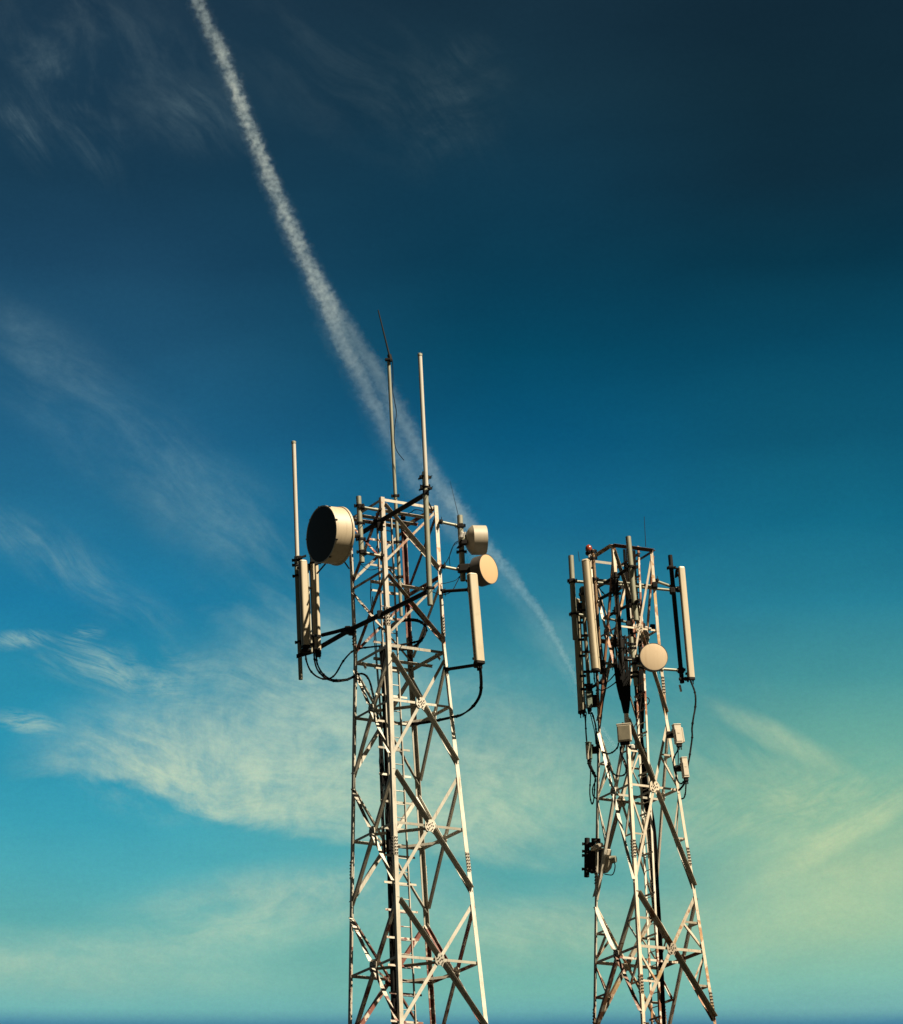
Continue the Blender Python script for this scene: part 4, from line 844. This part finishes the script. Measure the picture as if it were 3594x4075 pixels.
for x, y, Y, a_, c_ in ((2492, 2590, 76.8, .14, .12), (2476, 2560, 76.7, .10, .16), (2560, 2490, 77.0, .10, .12), (2598, 2496, 77.1, .12, .14), (2556, 2590, 76.6, .12, .16), (2500, 2480, 76.7, .10, .10), (2388, 2400, 77.2, .09, .16)):
    one('plate', lambda q: q.box(at(x, y, Y), V((1, .2, 0)).normalized(), V((-.2, 1, 0)).normalized(), Z, a_, .05, c_, .012), 'dark', rails)
for x, y, Y in ((2494, 2600, 76.5), (2572, 2497, 76.9), (2586, 2502, 76.9)):
    one('bright_plate', lambda q: q.box(at(x, y, Y), V((1, .2, 0)).normalized(), V((-.2, 1, 0)).normalized(), Z, .07, .05, .05, .012), 'white', rails)
tf = thing('feeder_bundle', at(1573, 4060, 74.3), 'black feeder cables strapped beside the front leg of the taller tower', 'cable bundle')
for k in range(4):
    fp = [at(1511 + 7 * k + a_ * 1, y, 74.42 - .012 * k) for a_, y in ((0, 2575), (9, 2690), (17, 2890), (23, 3060), (29, 3280), (33, 3450), (38, 3620), (44, 3830), (50, 4070))]
    dd_ = (fp[-1] - fp[-2]).normalized(); fp.append(fp[-1] + dd_ * (fp[-1].z - .1) / -dd_.z)
    one('feeder', lambda q: q.tube(spline(fp, 5), .019, 8), 'cable', tf)

# ------------------------------------------------------------------ contrail: a drifting trail of ice cloud nine kilometres up
ALT = 9000.0
def high(x, y):
    d = ray(x * W / 1803, y * H / 2044); return CAM + d * ((ALT - CAM.z) / d.z)
TR = [  # x, y in the view, half-width, how strong the near (left) and far (right) strands are
    (380, -40, 19, 1, 0), (402, 20, 20, 1, 0), (436, 90, 21, 1, 0), (464, 160, 20, 1, 0), (490, 230, 20, 1, 0), (517, 300, 21, 1, 0), (546, 370, 22, .95, 0),
    (576, 440, 23, .9, 0), (606, 505, 24, .85, .05), (634, 565, 27, .8, .15), (664, 625, 32, .72, .26), (696, 685, 38, .62, .34), (731, 740, 42, .52, .38),
    (761, 800, 44, .42, .38), (792, 860, 45, .36, .42), (822, 915, 46, .32, .5), (854, 970, 48, .26, .52), (894, 1025, 47, .2, .46), (936, 1075, 42, .15, .36),
    (985, 1130, 36, .1, .30), (1032, 1185, 29, .08, .26), (1072, 1235, 24, .06, .23), (1103, 1285, 20, .05, .2), (1128, 1330, 17, .05, .18), (1150, 1372, 15, .04, .16),
    (1180, 1430, 13, .03, .14), (1222, 1490, 11, .02, .12), (1262, 1550, 9, .01, .05)]
pts = [high(x, y) for x, y, *_ in TR]
hw = [h_ * (p - CAM).length / 7323 for (x, y, h_, *_), p in zip(TR, pts)]
ys = [p.y for p in pts]; Y0, Y1 = ys[0], ys[-1]; XS = 4000.0; HM = max(hw) * 1.05
def cm(k, b):
    pass
cmat = bpy.data.materials.new('ice_cloud_trail'); cmat.use_nodes = True; k = NT(cmat.node_tree); k.n.clear()
pos = k.new('ShaderNodeNewGeometry').outputs['Position']; sp = k.new('ShaderNodeSeparateXYZ'); k.put(sp.inputs[0], pos)
q = k.lin(sp.outputs[1], Y0, Y1)
nrm01 = lambda y: (y - Y0) / (Y1 - Y0)
xc = k.math('MULTIPLY_ADD', k.curve(q, [(nrm01(p.y), (p.x + XS / 2) / XS) for p in pts]), XS, -XS / 2)
hwn = k.math('MULTIPLY', k.curve(q, [(nrm01(p.y), h_ / HM) for p, h_ in zip(pts, hw)]), HM)
aL = k.curve(q, [(nrm01(p.y), r_[3]) for p, r_ in zip(pts, TR)]); aR = k.curve(q, [(nrm01(p.y), r_[4] * (1.0 if r_[1] < 1000 else 1.6)) for p, r_ in zip(pts, TR)])
wob = k.noise(k.mapping(pos, scale=(1, .35, 1)), .010, 3, .6)
fe = k.noise(k.mapping(pos, scale=(.7, .8, 1)), .024, 6, .72)
dx = k.math('SUBTRACT', sp.outputs[0], xc)
dx = k.math('MULTIPLY_ADD', k.math('SUBTRACT', wob, .5), k.math('MULTIPLY', hwn, .5), dx)
dx = k.math('MULTIPLY_ADD', k.math('SUBTRACT', fe, .5), k.math('MULTIPLY', hwn, 2.3), dx)
s_ = k.math('DIVIDE', dx, hwn)
zz = k.math('DIVIDE', k.math('SUBTRACT', sp.outputs[2], ALT), hwn)
def strand(c, wd, amp):
    d_ = k.math('DIVIDE', k.math('SUBTRACT', s_, c), wd)
    r2 = k.math('ADD', k.math('MULTIPLY', d_, d_), k.math('MULTIPLY', k.math('MULTIPLY', zz, zz), 4.0))
    return k.math('MULTIPLY', k.smooth(r2, 1.0, 0.0), amp)
single = k.smooth(q, nrm01(high(634, 565).y), nrm01(high(727, 740).y))
cL = k.math('MULTIPLY', single, -.40); cR = .50
wl = k.math('MULTIPLY_ADD', single, -.36, .78)
den = k.math('ADD', strand(cL, wl, aL), strand(cR, .42, aR))
den = k.math('ADD', den, k.math('MULTIPLY', strand(-.12, 1.4, k.math('MAXIMUM', aL, aR)), .17))
puff = k.noise(pos, .030, 4, .65)
big = k.noise(k.mapping(pos, scale=(1, .4, 1)), .0055, 3, .6)
puffy = k.math('MULTIPLY', k.smooth(puff, .34, .68, .10, 1.75), k.smooth(big, .3, .68, .5, 1.35))
den = k.math('MULTIPLY', den, k.math('ADD', k.math('MULTIPLY', puffy, k.math('SUBTRACT', 1, k.math('MULTIPLY', single, .5))), k.math('MULTIPLY', single, .45)))
den = k.math('MULTIPLY', den, k.math('DIVIDE', .26, hwn))
vs = k.new('ShaderNodeVolumeScatter'); vs.inputs['Color'].default_value = (.64, .84, .97, 1); k.put(vs.inputs['Density'], den)
k.l.new(vs.outputs[0], k.new('ShaderNodeOutputMaterial').inputs['Volume'])
try: cmat.cycles.volume_step_rate = .01
except Exception: pass
cb = MB(); N = 16; base = 0; rings = []
for i, p in enumerate(pts):
    for j in range(N):
        an = 2 * math.pi * j / N; cb.v.append(p + V((math.cos(an) * hw[i] * 1.9, 0, math.sin(an) * hw[i] * .95)))
for i in range(len(pts) - 1):
    for j in range(N): cb.f.append([i * N + j, i * N + (j + 1) % N, (i + 1) * N + (j + 1) % N, (i + 1) * N + j]); cb.sm.append(True)
cb.f.append(list(range(N))[::-1]); cb.f.append([(len(pts) - 1) * N + j for j in range(N)])
ct = cb.build('contrail', cmat); tag(ct, 'long white aircraft contrail fraying as it drops diagonally behind both towers', 'contrail')

for o in bpy.data.objects:
    if 'o' in o: del o['o']
